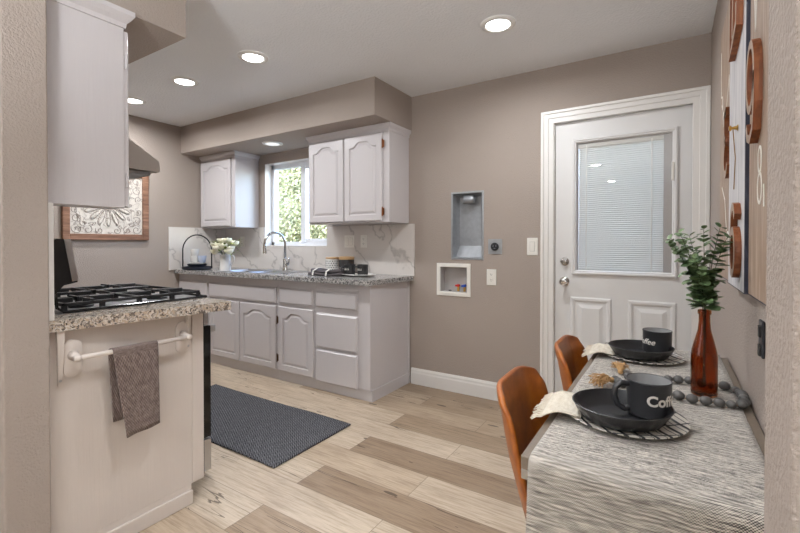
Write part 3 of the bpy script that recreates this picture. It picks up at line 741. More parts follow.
# gas range
RX0, RX1, RY0, RY1 = -2.747, -1.987, .607, 1.275
t = thing('gas_range', ((RX0+RX1)/2, .94, 0), 'black and stainless gas range with cast iron grates beside the granite counter', 'stove')
MB().box(RX0, RX1, RY0, RY1, .03, .905, .003).build('body', 'black_enamel', t)
b = MB(); b.box(RX0-.001, RX1+.001, .663, RY1+.025, .9055, .921, .005); b.build('cooktop', 'steel', t)
MB().box(RX0+.02, RX1-.02, .69, RY1-.0, .9212, .9235, .001).build('burner_pan', 'steel', t)
MB().tube([(RX1-.004, .664, 1.0), (RX1-.004, .668, .945), (RX1-.004, .69, .926), (RX1-.004, RY1+.018, .925), (RX1-.02, RY1+.024, .925), (RX0+.02, RY1+.024, .925), (RX0+.004, RY1+.018, .925), (RX0+.004, .69, .926), (RX0+.004, .668, .945), (RX0+.004, .664, 1.0)], .0055, 8).build('rim', 'black_enamel', t)
b = MB(); b.box(RX0, RX1, RY1, RY1+.026, .785, .904, .004); cp = b.build('control_panel', 'steel', t)
for i in range(5): MB().lathe([(.021, 0), (.019, .022), (.012, .026)], (RX0+.10+.14*i, RY1+.026, .845), 16, axis='y').build('knob', 'steel', cp, angle=40)
od = MB().box(RX0+.004, RX1-.003, RY1, RY1+.040, .205, .775, .004).build('oven_door', 'oven_glass', t)
b = MB(); b.tube([(RX0+.05, RY1+.072, .745), (RX1-.03, RY1+.072, .745)], .011, 12)
for x in (RX0+.08, RX1-.03): b.box(x-.012, x+.012, RY1+.040, RY1+.078, .735, .772, .004)
b.build('handle', 'steel', od, angle=35)
MB().box(RX0+.004, RX1-.003, RY1, RY1+.040, .035, .197, .004).build('drawer', 'steel', t)
b = MB(); b.prism([(RY0, .9215), (.66, .9215), (.655, .99), (.69, 1.03), (.735, 1.040), (.709, 1.208), (.668, 1.212), (RY0, 1.16)], 'x', RX0+.001, RX1-.001); bg = b.build('back_guard', 'black_enamel', t)
b = MB(); b.prism([(.7175, 1.044), (.738, 1.046), (.713, 1.210), (.691, 1.210)], 'x', RX0-.0015, RX1+.0015); b.build('guard_trim', 'steel', bg)
MB().box(-2.47, -2.27, .7255, .7345, 1.09, 1.15).build('clock_display', 'oven_glass', bg)
for (x, y) in ((-2.60, .80), (-2.60, 1.12), (-2.367, .96), (-2.13, .80), (-2.13, 1.12)):
    MB().lathe([(.045, .9236), (.045, .930), (.036, .933), (.036, .940), (.030, .943)], (x, y, 0), 20).build('burner', 'iron', t, angle=40)
for gx in range(3):
    x0 = RX0+.026+.237*gx; x1 = x0+.233; y0, y1 = .695, 1.272; b = MB(); w = .0065; z0, z1 = .944, .957
    def bar(xa, ya, xb, yb, za=z0, zb=z1):
        if abs(xa-xb) > abs(ya-yb): b.box(xa, xb, ya-w, ya+w, za, zb, .002, 1)
        else: b.box(xa-w, xa+w, ya, yb, za, zb, .002, 1)
    bar(x0+w, y0, x0+w, y1); bar(x1-w, y0, x1-w, y1); bar(x0, y0+w, x1, y0+w); bar(x0, y1-w, x1, y1-w); bar(x0, (y0+y1)/2, x1, (y0+y1)/2)
    for fx, fy in [(x, y) for x in (x0+w, x1-w) for y in (y0+w, y0+.14, (y0+y1)/2, y1-.14, y1-w)]: b.box(fx-w, fx+w, fy-w*1.4, fy+w*1.4, .9237, z0+.002)
    xm2 = (x0+x1)/2
    for yc in (.80, 1.12) if gx != 1 else (.96,):
        for dx, dy in ((1, 0), (-1, 0), (0, 1), (0, -1)):
            if dx: bar(min(xm2+dx*.03, xm2+dx*.11), yc, max(xm2+dx*.03, xm2+dx*.11), yc, z0+.002, z1+.009)
            else: bar(xm2, min(yc+dy*.03, yc+dy*.125), xm2, max(yc+dy*.03, yc+dy*.125), z0+.002, z1+.009)
    b.build('grate', 'iron', t)

# framed carved panel on the left wall
t = thing('carved_wall_panel', (XL, 1.88, 1.23), 'whitewashed carved floral panel in a rustic brown frame on the side wall', 'wall art')
y0, y1, z0, z1 = 1.522, 2.238, 1.226, 1.895; fw = .056
b = MB(); d = .030
b.box(XL+.001, XL+d, y0, y0+fw, z0, z1, .005); b.box(XL+.001, XL+d, y1-fw, y1, z0, z1, .005); b.box(XL+.001, XL+d-.001, y0+fw-.003, y1-fw+.003, z0, z0+fw, .005); b.box(XL+.001, XL+d-.001, y0+fw-.003, y1-fw+.003, z1-fw, z1, .005)
b.build('frame', 'framewood', t)
MB().box(XL+.001, XL+.012, y0+fw-.004, y1-fw+.004, z0+fw-.004, z1-fw+.004).build('panel', 'carve', t)
to = lambda a, c, dd: (XL+dd, a, c)
yc, zc = (y0+y1)/2, (z0+z1)/2
bl = MB(); br = MB()
def petal_loop(cy, cz, ang, L, w):
    P = []
    for i in range(17):
        t_ = i/16*2*PI; r_ = (1-math.cos(t_))/2
        P.append((L*r_, w*math.sin(t_)*(.4+.6*r_)))
    return [(cy+p[0]*math.cos(ang)-p[1]*math.sin(ang), cz+p[0]*math.sin(ang)+p[1]*math.cos(ang)) for p in P]
for i in range(16):
    a = 2*PI*i/16
    lp = petal_loop(yc+.05*math.cos(a), zc+.05*math.sin(a), a, .155, .026)
    bl.ribbon(lp[:-1], .004, to, .012, .0145, True)
    mid = [(yc+r_*math.cos(a), zc+r_*math.sin(a)) for r_ in (.09, .13, .17, .195)]
    br.ribbon(mid, [.010, .02, .022, .008], to, .012, .020)
bl.ribbon(ell(yc, zc, .055, .055, 0, 2*PI, 28)[:-1], .006, to, .012, .015, True)
br.lathe([(.045, XL+.012), (.04, XL+.022), (.012, XL+.026)], (0, yc, zc), 20, axis='x')
def scroll(cy, cz, r, a0, turns, sgn, w=.004, mb=bl):
    P = []
    for i in range(26):
        t_ = i/25; rr = r*(1-.8*t_); a = a0+sgn*turns*2*PI*t_; P.append((cy+rr*math.cos(a), cz+rr*math.sin(a)))
    mb.ribbon(P, w, to, .012, .015)
W2, H2 = (y1-y0)/2-fw, (z1-z0)/2-fw
for sy in (-1, 1):
    for sz in (-1, 1):
        for fy, fz, r, a0, tr, sg in ((.82, .84, .045, .3, 1.2, 1), (.55, .86, .04, 1.8, 1.1, -1), (.84, .52, .04, 2.6, 1.1, 1), (.24, .88, .034, .5, 1.15, 1), (.88, .22, .032, 4, 1.15, -1), (.66, .66, .03, 1, 1, 1)):
            scroll(yc+sy*fy*W2, zc+sz*fz*H2, r, a0 if sy > 0 else PI-a0, tr, sg*sy*sz)
            for q in range(3):
                aa = a0+q*2.1+sy; c_ = (yc+sy*fy*W2+1.25*r*math.cos(aa), zc+sz*fz*H2+1.25*r*math.sin(aa))
                if abs(c_[0]-yc) < W2-.03 and abs(c_[1]-zc) < H2-.03:
                    bl.ribbon(petal_loop(c_[0], c_[1], aa, .04, .010)[:-1], .003, to, .012, .0142, True)
bl.build('carved_lines', 'carveline', t); br.build('relief', 'carve', t)

# floor mat
b = MB(); mx0, mx1, my0, my1 = -3.22, -1.768, 1.530, 2.170
def matf(u, v):
    x = mx0+(mx1-mx0)*u; y = my0+(my1-my0)*v; e = min(v, 1-v)
    return (x, y, .0065+(.004*max(0, math.sin(x*5.3)) if e < .08 else 0)*(1-e/.08 if e < .08 else 0))
b.grid(matf, 60, 24, lambda u, v: (u, v)); o = b.build('floor_mat', 'mat', smooth=True, solid=.009); tag(o, 'charcoal woven kitchen mat on the floor in front of the sink cabinets', 'mat')

# ------------------------------------------------------------------ RECESSED LIGHTS
def can(x, y, z, label, k=1.0, lens='lens'):
    t = thing('recessed_light', (x, y, z), label, 'ceiling light', 'recessed ceiling lights')
    MB().lathe([(.098, z-.0005), (.096, z-.006), (.072, z-.012), (.066, z-.006)], (x, y, 0), 40, cap0=False, cap1=False).build('trim_ring', 'trim', t, smooth=True)
    MB().lathe([(.066, z-.0062), (.050, z-.0075), (.001, z-.0080)], (x, y, 0), 32, cap0=False).build('lens', lens, t, smooth=True)
    L = light('lamp', 'AREA', (0, 0, -.016), CAN_W*k, (.95, .975, 1), shape='DISK', size=.125, spread=math.radians(171)); L.parent = t
can(-.839, 2.349, H, 'recessed ceiling light closest to the door wall, apart from the row', 1.3)
light('dining_side_lamp', 'AREA', (-.84, 1.02, H-.006), CAN_W*.6, (.95, .975, 1), shape='DISK', size=.125, spread=math.radians(100))
can(-2.366, 1.882, H, 'recessed ceiling light at the end of the row closest to the soffit corner', .75)
can(-3.160, 1.878, H, 'recessed ceiling light in the middle of the row over the kitchen aisle', 1.2)
can(-3.955, 1.885, H, 'recessed ceiling light half hidden behind the tall cabinet side', 1.6)
can(-3.24, 2.80, SOF, 'small recessed light in the soffit above the sink window', .035, 'lens_dim')

# ------------------------------------------------------------------ THINGS ON THE SINK COUNTER
CT = .9205
# arched wire stand
SXc, SYc = -4.235, 2.645
t = thing('wire_serving_stand', (SXc, SYc, CT), 'black arched wire serving stand on the counter corner', 'serving stand')
b = MB(); b.lathe([(.125, CT+.001), (.145, CT+.008), (.150, CT+.030), (.145, CT+.030), (.138, CT+.012), (.02, CT+.010)], (SXc, SYc, 0), 32, cap1=True); b.build('tray', 'navy', t, angle=40)
ax = Vector((.80, .60, 0)).normalized(); P = []
for i in range(25):
    a = PI*i/24; P.append(Vector((SXc, SYc, CT+.20))+ax*(-.148*math.cos(a))+Vector((0, 0, .165*math.sin(a))))
P = [Vector((SXc, SYc, CT+.01))-ax*.148]+P+[Vector((SXc, SYc, CT+.01))+ax*.148]
MB().tube(P, .0065, 8).build('arch_handle', 'wire', t, smooth=True)
sx_, sy_, z_ = SXc, SYc, CT+.0125
o = MB().lathe([(.05, z_), (.085, z_+.020), (.10, z_+.046), (.096, z_+.046), (.08, z_+.024), (.01, z_+.012)], (sx_, sy_, 0), 28).build('bowl', 'navy', angle=40); tag(o, 'shallow dark bowl inside the arched wire stand', 'bowl')
o = MB().lathe([(.03, z_+.014), (.055, z_+.030), (.085, z_+.058), (.083, z_+.060), (.05, z_+.036), (.005, z_+.030)], (sx_, sy_, 0), 28).build('saucer', 'ceramic', angle=40); tag(o, 'white saucer under the stacked cups in the wire stand', 'saucer')
def cup(x, y, z, mat, label):
    t = thing('cup', (x, y, z), label, 'cup', 'cups in the wire stand')
    MB().lathe([(.026, z), (.036, z+.012), (.043, z+.060), (.044, z+.072), (.041, z+.072), (.038, z+.03), (.004, z+.012)], (x, y, 0), 24).build('body', mat, t, angle=40)
    P = [(x-.042, y, z+.058), (x-.060, y, z+.058), (x-.066, y, z+.042), (x-.058, y, z+.024), (x-.038, y, z+.020)]
    MB().tube(P, .005, 8).build('handle', mat, t, smooth=True)
cup(sx_-.028, sy_-.010, z_+.0605, 'ceramic', 'white cup at the bottom of the cup stack in the wire stand')
cup(sx_+.052, sy_+.022, z_+.0605, 'bluegrey', 'pale blue cup beside the cup stack in the wire stand')
cup(sx_-.026, sy_-.010, z_+.1335, 'ceramic', 'white cup on top of the cup stack in the wire stand')
# pitcher and flowers
VXc, VYc = -3.80, 2.675
t = thing('enamel_pitcher', (VXc, VYc, CT), 'white enamel pitcher holding flowers beside the wire stand', 'pitcher')
MB().lathe([(.054, CT), (.056, CT+.006), (.052, CT+.05), (.049, CT+.12), (.054, CT+.165), (.051, CT+.165), (.045, CT+.12), (.048, CT+.03), (.004, CT+.01)], (VXc, VYc, 0), 28, wob=lambda a, h: 1+(.10 if h > CT+.15 and abs(a-PI) < .45 else 0)).build('body', 'ceramic', t, angle=50)
hx = Vector((.9, .43, 0)).normalized()
MB().tube([Vector((VXc, VYc, CT+.150))+hx*.050, Vector((VXc, VYc, CT+.158))+hx*.075, Vector((VXc, VYc, CT+.135))+hx*.098, Vector((VXc, VYc, CT+.09))+hx*.090, Vector((VXc, VYc, CT+.055))+hx*.052], .007, 8).build('handle', 'ceramic', t, smooth=True)
t = thing('flower_bouquet', (VXc, VYc, CT+.05), 'bouquet of white roses with green leaves in the enamel pitcher', 'flowers')
rnd = random.Random(11)
def rose(c, r, parent):
    b = MB()
    for k_ in range(3):
        rr = r*(1-.27*k_)
        b.lathe([(rr*.25, c[2]-rr*.65), (rr*.82, c[2]-rr*.2), (rr, c[2]+rr*.25+.004*k_), (rr*.9, c[2]+rr*.5+.006*k_)], (c[0], c[1], 0), 14, cap1=False, wob=lambda a, h: 1+.10*math.sin(5*a+k_*1.3)*(1 if h > c[2] else .3))
    b.ball((c[0], c[1], c[2]+r*.25), r*.42, 1)
    b.build('rose', 'petal', parent, smooth=True)
for dx, dy, dz in [(-.095, -.02, .23), (-.05, -.075, .255), (.005, -.085, .225), (.06, -.07, .25), (.10, -.015, .222), (-.02, -.02, .30), (.04, 0, .305), (-.07, .03, .285), (.08, .05, .275), (0, .07, .28), (-.10, -.05, .19), (.115, -.04, .195)]:
    rose((VXc+dx, VYc+dy, CT+dz), rnd.uniform(.042, .052), t)
b = MB()
for i in range(120):
    a = rnd.uniform(0, 2*PI); r_ = rnd.uniform(.04, .14); z = CT+.165+rnd.uniform(0, .14)
    p = Vector((VXc+r_*math.cos(a), VYc+r_*math.sin(a), z)); dr = Vector((math.cos(a), math.sin(a), rnd.uniform(-.3, .7))).normalized(); sd = dr.cross(Vector((0, 0, 1))).normalized()
    L, w = rnd.uniform(.03, .055), rnd.uniform(.009, .016)
    b.quad(p, p+dr*L*.5+sd*w, p+dr*L, p+dr*L*.5-sd*w)
b.build('leaves', 'leafbright', t, merge=False)
b = MB()
for i in range(9):
    a = i*.7; b.tube([(VXc+.012*math.cos(a), VYc+.012*math.sin(a), CT+.02), (VXc+.03*math.cos(a), VYc+.03*math.sin(a), CT+.16), (VXc+.07*math.cos(a), VYc+.07*math.sin(a), CT+.23)], .0025, 6)
b.build('stems', 'stem', t)
# tray with mugs, canisters, folded cloth
TX, TY = -2.225, 2.835
o = MB().lathe([(.06, CT), (.10, CT+.004), (.135, CT+.016), (.133, CT+.019), (.10, CT+.009), (.01, CT+.008)], (TX, TY, 0), 36, sx=1.25, sy=.9).build('oval_tray', 'ceramic', angle=40); tag(o, 'white oval tray under the two black cups on the counter end', 'tray')
for dx, dy, lab in ((-.075, -.02, 'black cup on the white oval tray, beside the dark canister'), (.045, 0.0, 'black cup on the white oval tray, at its outer end')):
    t = thing('cup', (TX+dx, TY+dy, CT+.009), lab, 'cup', 'black cups on the oval tray'); z = CT+.0095
    MB().lathe([(.040, z), (.044, z+.006), (.047, z+.088), (.044, z+.088), (.041, z+.02), (.004, z+.008)], (TX+dx, TY+dy, 0), 24).build('body', 'charcoal' if False else 'mugblack', t, angle=40)
    x, y = TX+dx, TY+dy
    MB().tube([(x-.02, y-.040, z+.070), (x-.03, y-.066, z+.070), (x-.032, y-.074, z+.048), (x-.03, y-.066, z+.026), (x-.02, y-.040, z+.022)], .0055, 8).build('handle', 'mugblack', t, smooth=True)
    b = MB(); c_ = .0475
    for k_, ch in enumerate(range(4)):
        a = -2.05+k_*.26; b.tube([(x+c_*math.cos(a), y+c_*math.sin(a), z+.040), (x+c_*math.cos(a+.08), y+c_*math.sin(a+.08), z+.058), (x+c_*math.cos(a+.16), y+c_*math.sin(a+.16), z+.040)], .0016, 5)
    b.build('painted_lettering', 'whitepaint', t)
# canisters
t = thing('canister', (-2.635, 2.975, CT), 'white canister dotted with black, beside the dark canister', 'canister')
z = CT
MB().lathe([(.060, z), (.064, z+.004), (.064, z+.128), (.060, z+.131)], (-2.635, 2.975, 0), 32).build('body', 'ceramic', t, angle=40)
b = MB()
for i in range(18):
    for j in range(6):
        a = 2*PI*(i+.5*(j % 2))/18; p = Vector((-2.635+.0643*math.cos(a), 2.975+.0643*math.sin(a), z+.018+.019*j)); tx = Vector((-math.sin(a), math.cos(a), 0))*.0062; tz = Vector((0, 0, .0062)); n_ = Vector((math.cos(a), math.sin(a), 0))*.0006
        b.loops([[p+tx, p+tz, p-tx, p-tz], [p+tx+n_, p+tz+n_, p-tx+n_, p-tz+n_]], True, False, True)
b.build('dots', 'charcoal', t)
MB().lathe([(.062, z+.1315), (.065, z+.134), (.065, z+.146), (.060, z+.150)], (-2.635, 2.975, 0), 32).build('lid', 'lidwood', t, angle=40)
t = thing('canister', (-2.49, 3.0, CT), 'dark canister with a pale wooden lid behind the black cups', 'canister')
MB().lathe([(.064, z), (.068, z+.004), (.068, z+.125), (.064, z+.128)], (-2.49, 3.0, 0), 32).build('body', 'charcoal', t, angle=40)
MB().lathe([(.066, z+.1285), (.069, z+.131), (.069, z+.152), (.064, z+.156)], (-2.49, 3.0, 0), 32).build('lid', 'lidwood', t, angle=40)
# folded dish cloth with a white band
t = thing('folded_cloth', (-2.50, 2.76, CT), 'folded charcoal cloth tied with a white band in front of the canisters', 'cloth')
b = MB()
def lay(cx, cy, w, d, z0, h, ph):
    rings = []
    for i in range(17):
        u = i/16; x = cx-w/2+w*u; hh = h*(.82+.25*math.sin(u*7+ph)); k_ = (1-.35*(abs(2*u-1)**4)); r_ = []
        for j in range(16):
            a = 2*PI*j/16; ca, sa = math.cos(a), math.sin(a)
            r_.append((x, cy+d/2*k_*math.copysign(abs(ca)**.55, ca), z0+hh/2+hh/2*math.copysign(abs(sa)**.6, sa)))
        rings.append(r_)
    b.loops(rings, True, True, True)
lay(-2.50, 2.76, .35, .20, CT, .030, 0); lay(-2.495, 2.765, .32, .17, CT+.024, .032, 1.4)
b.build('cloth', 'dishtowel', t, smooth=True)
b = MB()
for x in (-2.57, -2.42):
    P = [(x-.01, 2.655, CT+.004), (x-.008, 2.662, CT+.038), (x+.004, 2.70, CT+.062), (x+.02, 2.80, CT+.064), (x+.03, 2.86, CT+.046)]
    rings = [[(p[0]-.008, p[1], p[2]), (p[0]+.008, p[1], p[2]), (p[0]+.008, p[1]-.001, p[2]+.004), (p[0]-.008, p[1]-.001, p[2]+.004)] for p in P]; b.loops(rings, True, True, True)
b.build('band', 'stripe', t)

# ------------------------------------------------------------------ RIGHT WALL ART
def art(name, y0, y1, mat, label, ax, z0=1.060, z1=2.078):
    t = thing(name, (XR, (y0+y1)/2, z0), label, 'wall art', 'number boards on the dining wall')
    MB().box(ax, XR-.0005, y0, y1, z0, z1, .001).build('board', mat, t)
    b = MB(); b.box(ax+.0006, XR-.0008, y0-.003, y0-.0002, z0-.002, z1+.002); b.box(ax+.0006, XR-.0008, y0, y1, z0-.003, z0-.0002); b.box(ax+.0006, XR-.0008, y1+.0002, y1+.003, z0-.002, z1+.002)
    b.build('edge_band', 'navyedge', t)
    return t
def num(t, ax, strokes, name='wooden_number', mat='numberwood', d0=.0004, d1=.0165):
    b = MB()
    for pts, w, cl in strokes: b.ribbon(pts, w, lambda a, c, d: (ax-d, a, c), d0, d1, cl)
    o = b.build(name, mat, t)
    if name == 'wooden_number':
        o.data.materials.append(M['artwood'])
        for p in o.data.polygons:
            if p.normal.x < -.7: p.material_index = 1
    return o
AF = .1722
tA = art('number_board', 1.832, 2.275, 'artwood', 'pale brown number board hanging closest to the door casing', AF)
c = 1.872
num(tA, AF, [([(c+.052, 1.648)]+ell(c+.006, 1.605, .046, .052, PI*.62, -PI*.5, 16)+[(c+.022, 1.551)], .026, False), (ell(c+.004, 1.492, .052, .058, PI*.5, -PI*.86, 18), .026, False)])
num(tA, AF, [([(2.24, 1.99), (2.225, 1.80), (2.18, 1.79), (2.13, 1.66)], .010, False), ([(2.20, 1.76), (2.06, 1.66), (1.94, 1.80), (1.90, 1.70)], .008, False), ([(2.17, 1.42), (2.06, 1.36), (1.99, 1.24)], .008, False), (ell(1.95, 1.215, .03, .02, 0, 2*PI, 14)[:-1], .008, True)], 'painted_marks', 'whitepaint', .0002, .0014)
BF_ = .1632
tB = art('number_board', 1.459, 1.826, 'artwhite', 'whitewashed number board hanging between the two pale brown ones', BF_)
c = 1.560
num(tB, BF_, [(ell(c, 1.168, .052, .062, 0, 2*PI, 28)[:-1], .024, True), ([(c+.052, 1.168), (c+.050, 1.225), (c+.036, 1.278), (c+.006, 1.300), (c-.024, 1.295), (c-.046, 1.268)], .025, False)])
num(tB, BF_, [([(1.664, 2.07), (1.668, 1.95), (1.672, 1.765), (1.60, 1.785), (1.515, 1.81), (1.512, 1.868)], .024, False), ([(1.600, 1.802), (1.585, 1.95), (1.575, 2.07)], .022, False)])
b = MB(); b.lathe([(.010, BF_-.0005), (.006, BF_-.004), (.004, BF_-.014), (.009, BF_-.018), (.006, BF_-.022)], (0, 1.60, 1.535), 12, axis='x'); b.build('brass_hook', 'gold', tB)
b = MB(); b.tube([(BF_-.012, 1.60, 1.53), (BF_-.004, 1.62, 1.45), (BF_-.003, 1.66, 1.36)], .0016, 6); b.build('string', 'cord', tB)
tC = art('number_board', 1.09, 1.452, 'artwood', 'pale brown number board with a wooden nine, cut off by the wall end', AF)
c = 1.322
num(tC, AF, [(ell(c, 1.592, .054, .078, 0, 2*PI, 30)[:-1], .020, True), ([(c-.054, 1.592), (c-.053, 1.52), (c-.038, 1.462), (c, 1.443), (c+.034, 1.453), (c+.050, 1.484)], .021, False)])
num(tC, AF, [(ell(1.288, 1.388, .022, .030, 0, 2*PI, 20)[:-1], .007, True), (ell(1.288, 1.322, .027, .035, 0, 2*PI, 20)[:-1], .007, True), ], 'painted_marks', 'whitepaint', .0002, .0014)
num(tC, AF, [([(1.395, 1.90), (1.365, 1.72), (1.335, 1.85), (1.305, 1.77), (1.27, 1.95)], .009, False)], 'painted_marks', 'whitepaint', .0002, .0014)
num(tC, AF, [([(1.235, 1.325), (1.23, 1.275)], .008, False)], 'painted_marks', 'whitepaint', .0002, .0014)
# dark outlet plate on the dining wall
t = thing('wall_outlet', (XR, 1.35, .955), 'dark bronze ornate outlet plate low on the dining wall above the table', 'outlet')
MB().box(XR-.007, XR-.0005, 1.325, 1.375, .915, 1.005, .003).build('cover_plate', 'outlet_dark', t)
b = MB()
for z in (.932, .978): b.box(XR-.010, XR-.007, 1.338, 1.362, z-.014, z+.014, .003)
b.build('receptacle', 'slot', t)

# ------------------------------------------------------------------ DINING TABLE
TZ = .745; TX0, TX1, TY0, TY1 = -.267, .186, .893, 2.085
t = thing('dining_table', (-.03, 1.49, 0), 'narrow wooden dining table pushed against the wall with art boards', 'table')
MB().box(TX0, TX1, TY0, TY1, TZ-.030, TZ, .003).build('tabletop', 'tablewood', t)
MB().box(TX0+.05, TX1-.05, TY0+.08, TY1-.08, TZ-.09, TZ-.0305).build('apron', 'tablewood', t)
for x, y in ((TX0+.035, TY0+.05), (TX1-.035, TY0+.05), (TX0+.035, TY1-.05), (TX1-.035, TY1-.05)):
    MB().box(x-.018, x+.018, y-.018, y+.018, .0005, TZ-.0305, .002).build('leg', 'legmetal', t)
MB().box(TX0-.0005, TX0+.03, TY0+.004, TY0+.04, TZ-.052, TZ-.0305, .002).build('corner_bracket', 'steel', t)
# runner
rx0, rx1 = TX0+.018, TX1-.022
def rn(u, v):
    x = rx0+(rx1-rx0)*u; Lt = TY1-TY0; s = v*(.40+Lt+.03)-.40
    e = TZ+.0025
    if s < -.012: return (x+.004*math.sin(s*7), TY0-.0065-.004*math.sin(u*11+1)*min(1, -s*4), e-.012-(-s-.012))
    if s < .012:
        a = (s+.012)/.024*PI/2; return (x, TY0-.0065+.0185*(1-math.cos(a)), e-.012+.012*math.sin(a))
    return (x+.0015*math.sin(s*9), TY0+s, e+.0005*math.sin(u*20+s*15))
b = MB(); b.grid(rn, 24, 110, lambda u, v: (u*(rx1-rx0), v*1.622)); o = b.build('table_runner', 'runner', smooth=True, solid=.002); tag(o, 'grey and cream slub woven runner draped along the dining table', 'table runner')

# charger plates (white with black plaid)
def m_plaid():
    k = NT('white plate with black plaid'); v = k.coord(); s = k.n('ShaderNodeSeparateXYZ', {0: v}); x, y = s.outputs[0], s.outputs[1]
    def lines(q, p, w, o): return k.math('LESS_THAN', k.math('ABSOLUTE', k.math('SUBTRACT', k.math('FRACT', k.math('ADD', k.math('DIVIDE', q, p), o)), .5)), w)
    a = k.math('ADD', x, k.math('MULTIPLY', y, .55)); c_ = k.math('SUBTRACT', y, k.math('MULTIPLY', x, .55))
    l = k.math('MAXIMUM', k.math('MAXIMUM', lines(a, .036, .12, .1), lines(a, .034, .035, .36)), lines(c_, .075, .045, .3))
    k.set(color=k.mix(l, srgb(226, 220, 210), srgb(38, 37, 38)), rough=.5, spec=.3); return k.m
M['plaid'] = m_plaid()
PZ = TZ+.0045
def place_setting(cx, cy, near):
    w = 'nearer the drape' if near else 'beyond the bottle'
    who = 'on the table nearer the draped end' if near else 'on the table at the door end'
    z = PZ
    t = thing('dinner_plate', (cx, cy, z), 'white dinner plate with black plaid lines '+who, 'plate', 'plaid dinner plates')
    MB().lathe([(.085, z), (.10, z+.002), (.139, z+.010), (.140, z+.012), (.137, z+.0125), (.10, z+.006), (.002, z+.0055)], (cx, cy, 0), 56).build('dish', 'plaid', t, angle=40)
    return z+.0125
z = place_setting(-.100, 1.212, True); place_setting(-.095, 1.905, False)
def dish(cx, cy, label, rot):
    z = PZ+.0128; t = thing('serving_dish', (cx, cy, z), label, 'serving dish', 'black oval serving dishes')
    b = MB(); seg = 72
    def ring(rx, ry, zz, fl=0):
        out = []
        for i in range(seg):
            a = 2*PI*i/seg; f = 1+fl*math.cos(24*a); p = Vector((rx*f*math.cos(a), ry*f*math.sin(a), 0)); p.rotate(Matrix.Rotation(rot, 3, 'Z')); out.append((cx+p.x, cy+p.y, zz))
        return out
    b.loops([ring(.080, .072, z), ring(.090, .082, z+.003, .014), ring(.103, .095, z+.022, .014), ring(.111, .103, z+.034), ring(.114, .106, z+.039), ring(.111, .103, z+.040), ring(.102, .094, z+.028), ring(.088, .079, z+.009), ring(.077, .069, z+.006)], True, True, True)
    b.build('bowl', 'stone', t, angle=40); return z+.0062
dz = dish(-.102, 1.170, 'black oval dish under the mug with its handle showing, by the draped table end', math.radians(40))
dz2 = dish(-.098, 1.868, 'black oval dish under the mug at the door end of the table', math.radians(40))
def text_mesh(txt, size, bold, shear):
    cu = bpy.data.curves.new('lettering', 'FONT'); cu.body = txt; cu.size = size; cu.offset = bold; cu.shear = shear; cu.resolution_u = 4
    o = bpy.data.objects.new('lettering', cu); COL.objects.link(o)
    dg = bpy.context.evaluated_depsgraph_get(); me = bpy.data.meshes.new_from_object(o.evaluated_get(dg))
    COL.objects.unlink(o); bpy.data.objects.remove(o); return me
def mug(cx, cy, z, ha, ta, bold, shear, size, label, hz):
    R0 = .0485; Hh = .088
    t = thing('mug', (cx, cy, z), label, 'mug', 'black lettered mugs')
    bd = MB().lathe([(R0-.006, z), (R0-.001, z+.004), (R0, z+.012), (R0+.001, z+Hh-.006), (R0+.0025, z+Hh-.002), (R0+.001, z+Hh), (R0-.0015, z+Hh-.001)], (cx, cy, 0), 48, cap1=False).build('body', 'mugblack', t, angle=40)
    MB().lathe([(R0-.0015, z+Hh-.001), (R0-.003, z+Hh-.012), (R0-.004, z+.02), (R0-.012, z+.008), (.001, z+.007)], (cx, cy, 0), 48, cap0=False).build('inside', 'mugin', t, smooth=True)
    d = Vector((math.cos(ha), math.sin(ha), 0)); c = Vector((cx, cy, z))
    P = [c+d*(R0-.004)+Vector((0, 0, .074*hz)), c+d*(R0+.018)+Vector((0, 0, .077*hz)), c+d*(R0+.031)+Vector((0, 0, .066*hz)), c+d*(R0+.034)+Vector((0, 0, .046*hz)), c+d*(R0+.027)+Vector((0, 0, .024*hz)), c+d*(R0+.010)+Vector((0, 0, .013*hz)), c+d*(R0-.004)+Vector((0, 0, .016*hz))]
    Q = []
    for i in range(len(P)-1):
        for k_ in range(4): Q.append(P[i].lerp(P[i+1], k_/4))
    Q.append(P[-1]); MB().tube(Q, .0072, 10).build('handle', 'mugblack', t, smooth=True)
    me = text_mesh('Coffee', size, bold, shear); b = MB(); b.bm.from_mesh(me)
    xs = [v.co.x for v in b.bm.verts]; xm = (min(xs)+max(xs))/2
    bmesh.ops.triangulate(b.bm, faces=b.bm.faces)
    bmesh.ops.subdivide_edges(b.bm, edges=[e for e in b.bm.edges if e.calc_length() > .006], cuts=2)
    for v in b.bm.verts:
        a = ta+(v.co.x-xm)/R0; zz = z+.036+v.co.y; v.co = Vector((cx+(R0+.0012)*math.cos(a), cy+(R0+.0012)*math.sin(a), zz))
    b.build('lettering', 'whitepaint', t)
mug(-.046, 1.222, dz, math.radians(208), math.radians(-38), .0012, 0, .034, 'black mug lettered in bold, in the dish by the draped table end', 1.0)
mug(-.046, 1.935, dz2, math.radians(98), math.radians(-142), .0003, .35, .030, 'black mug lettered in slanted script, in the dish at the door end', .72)

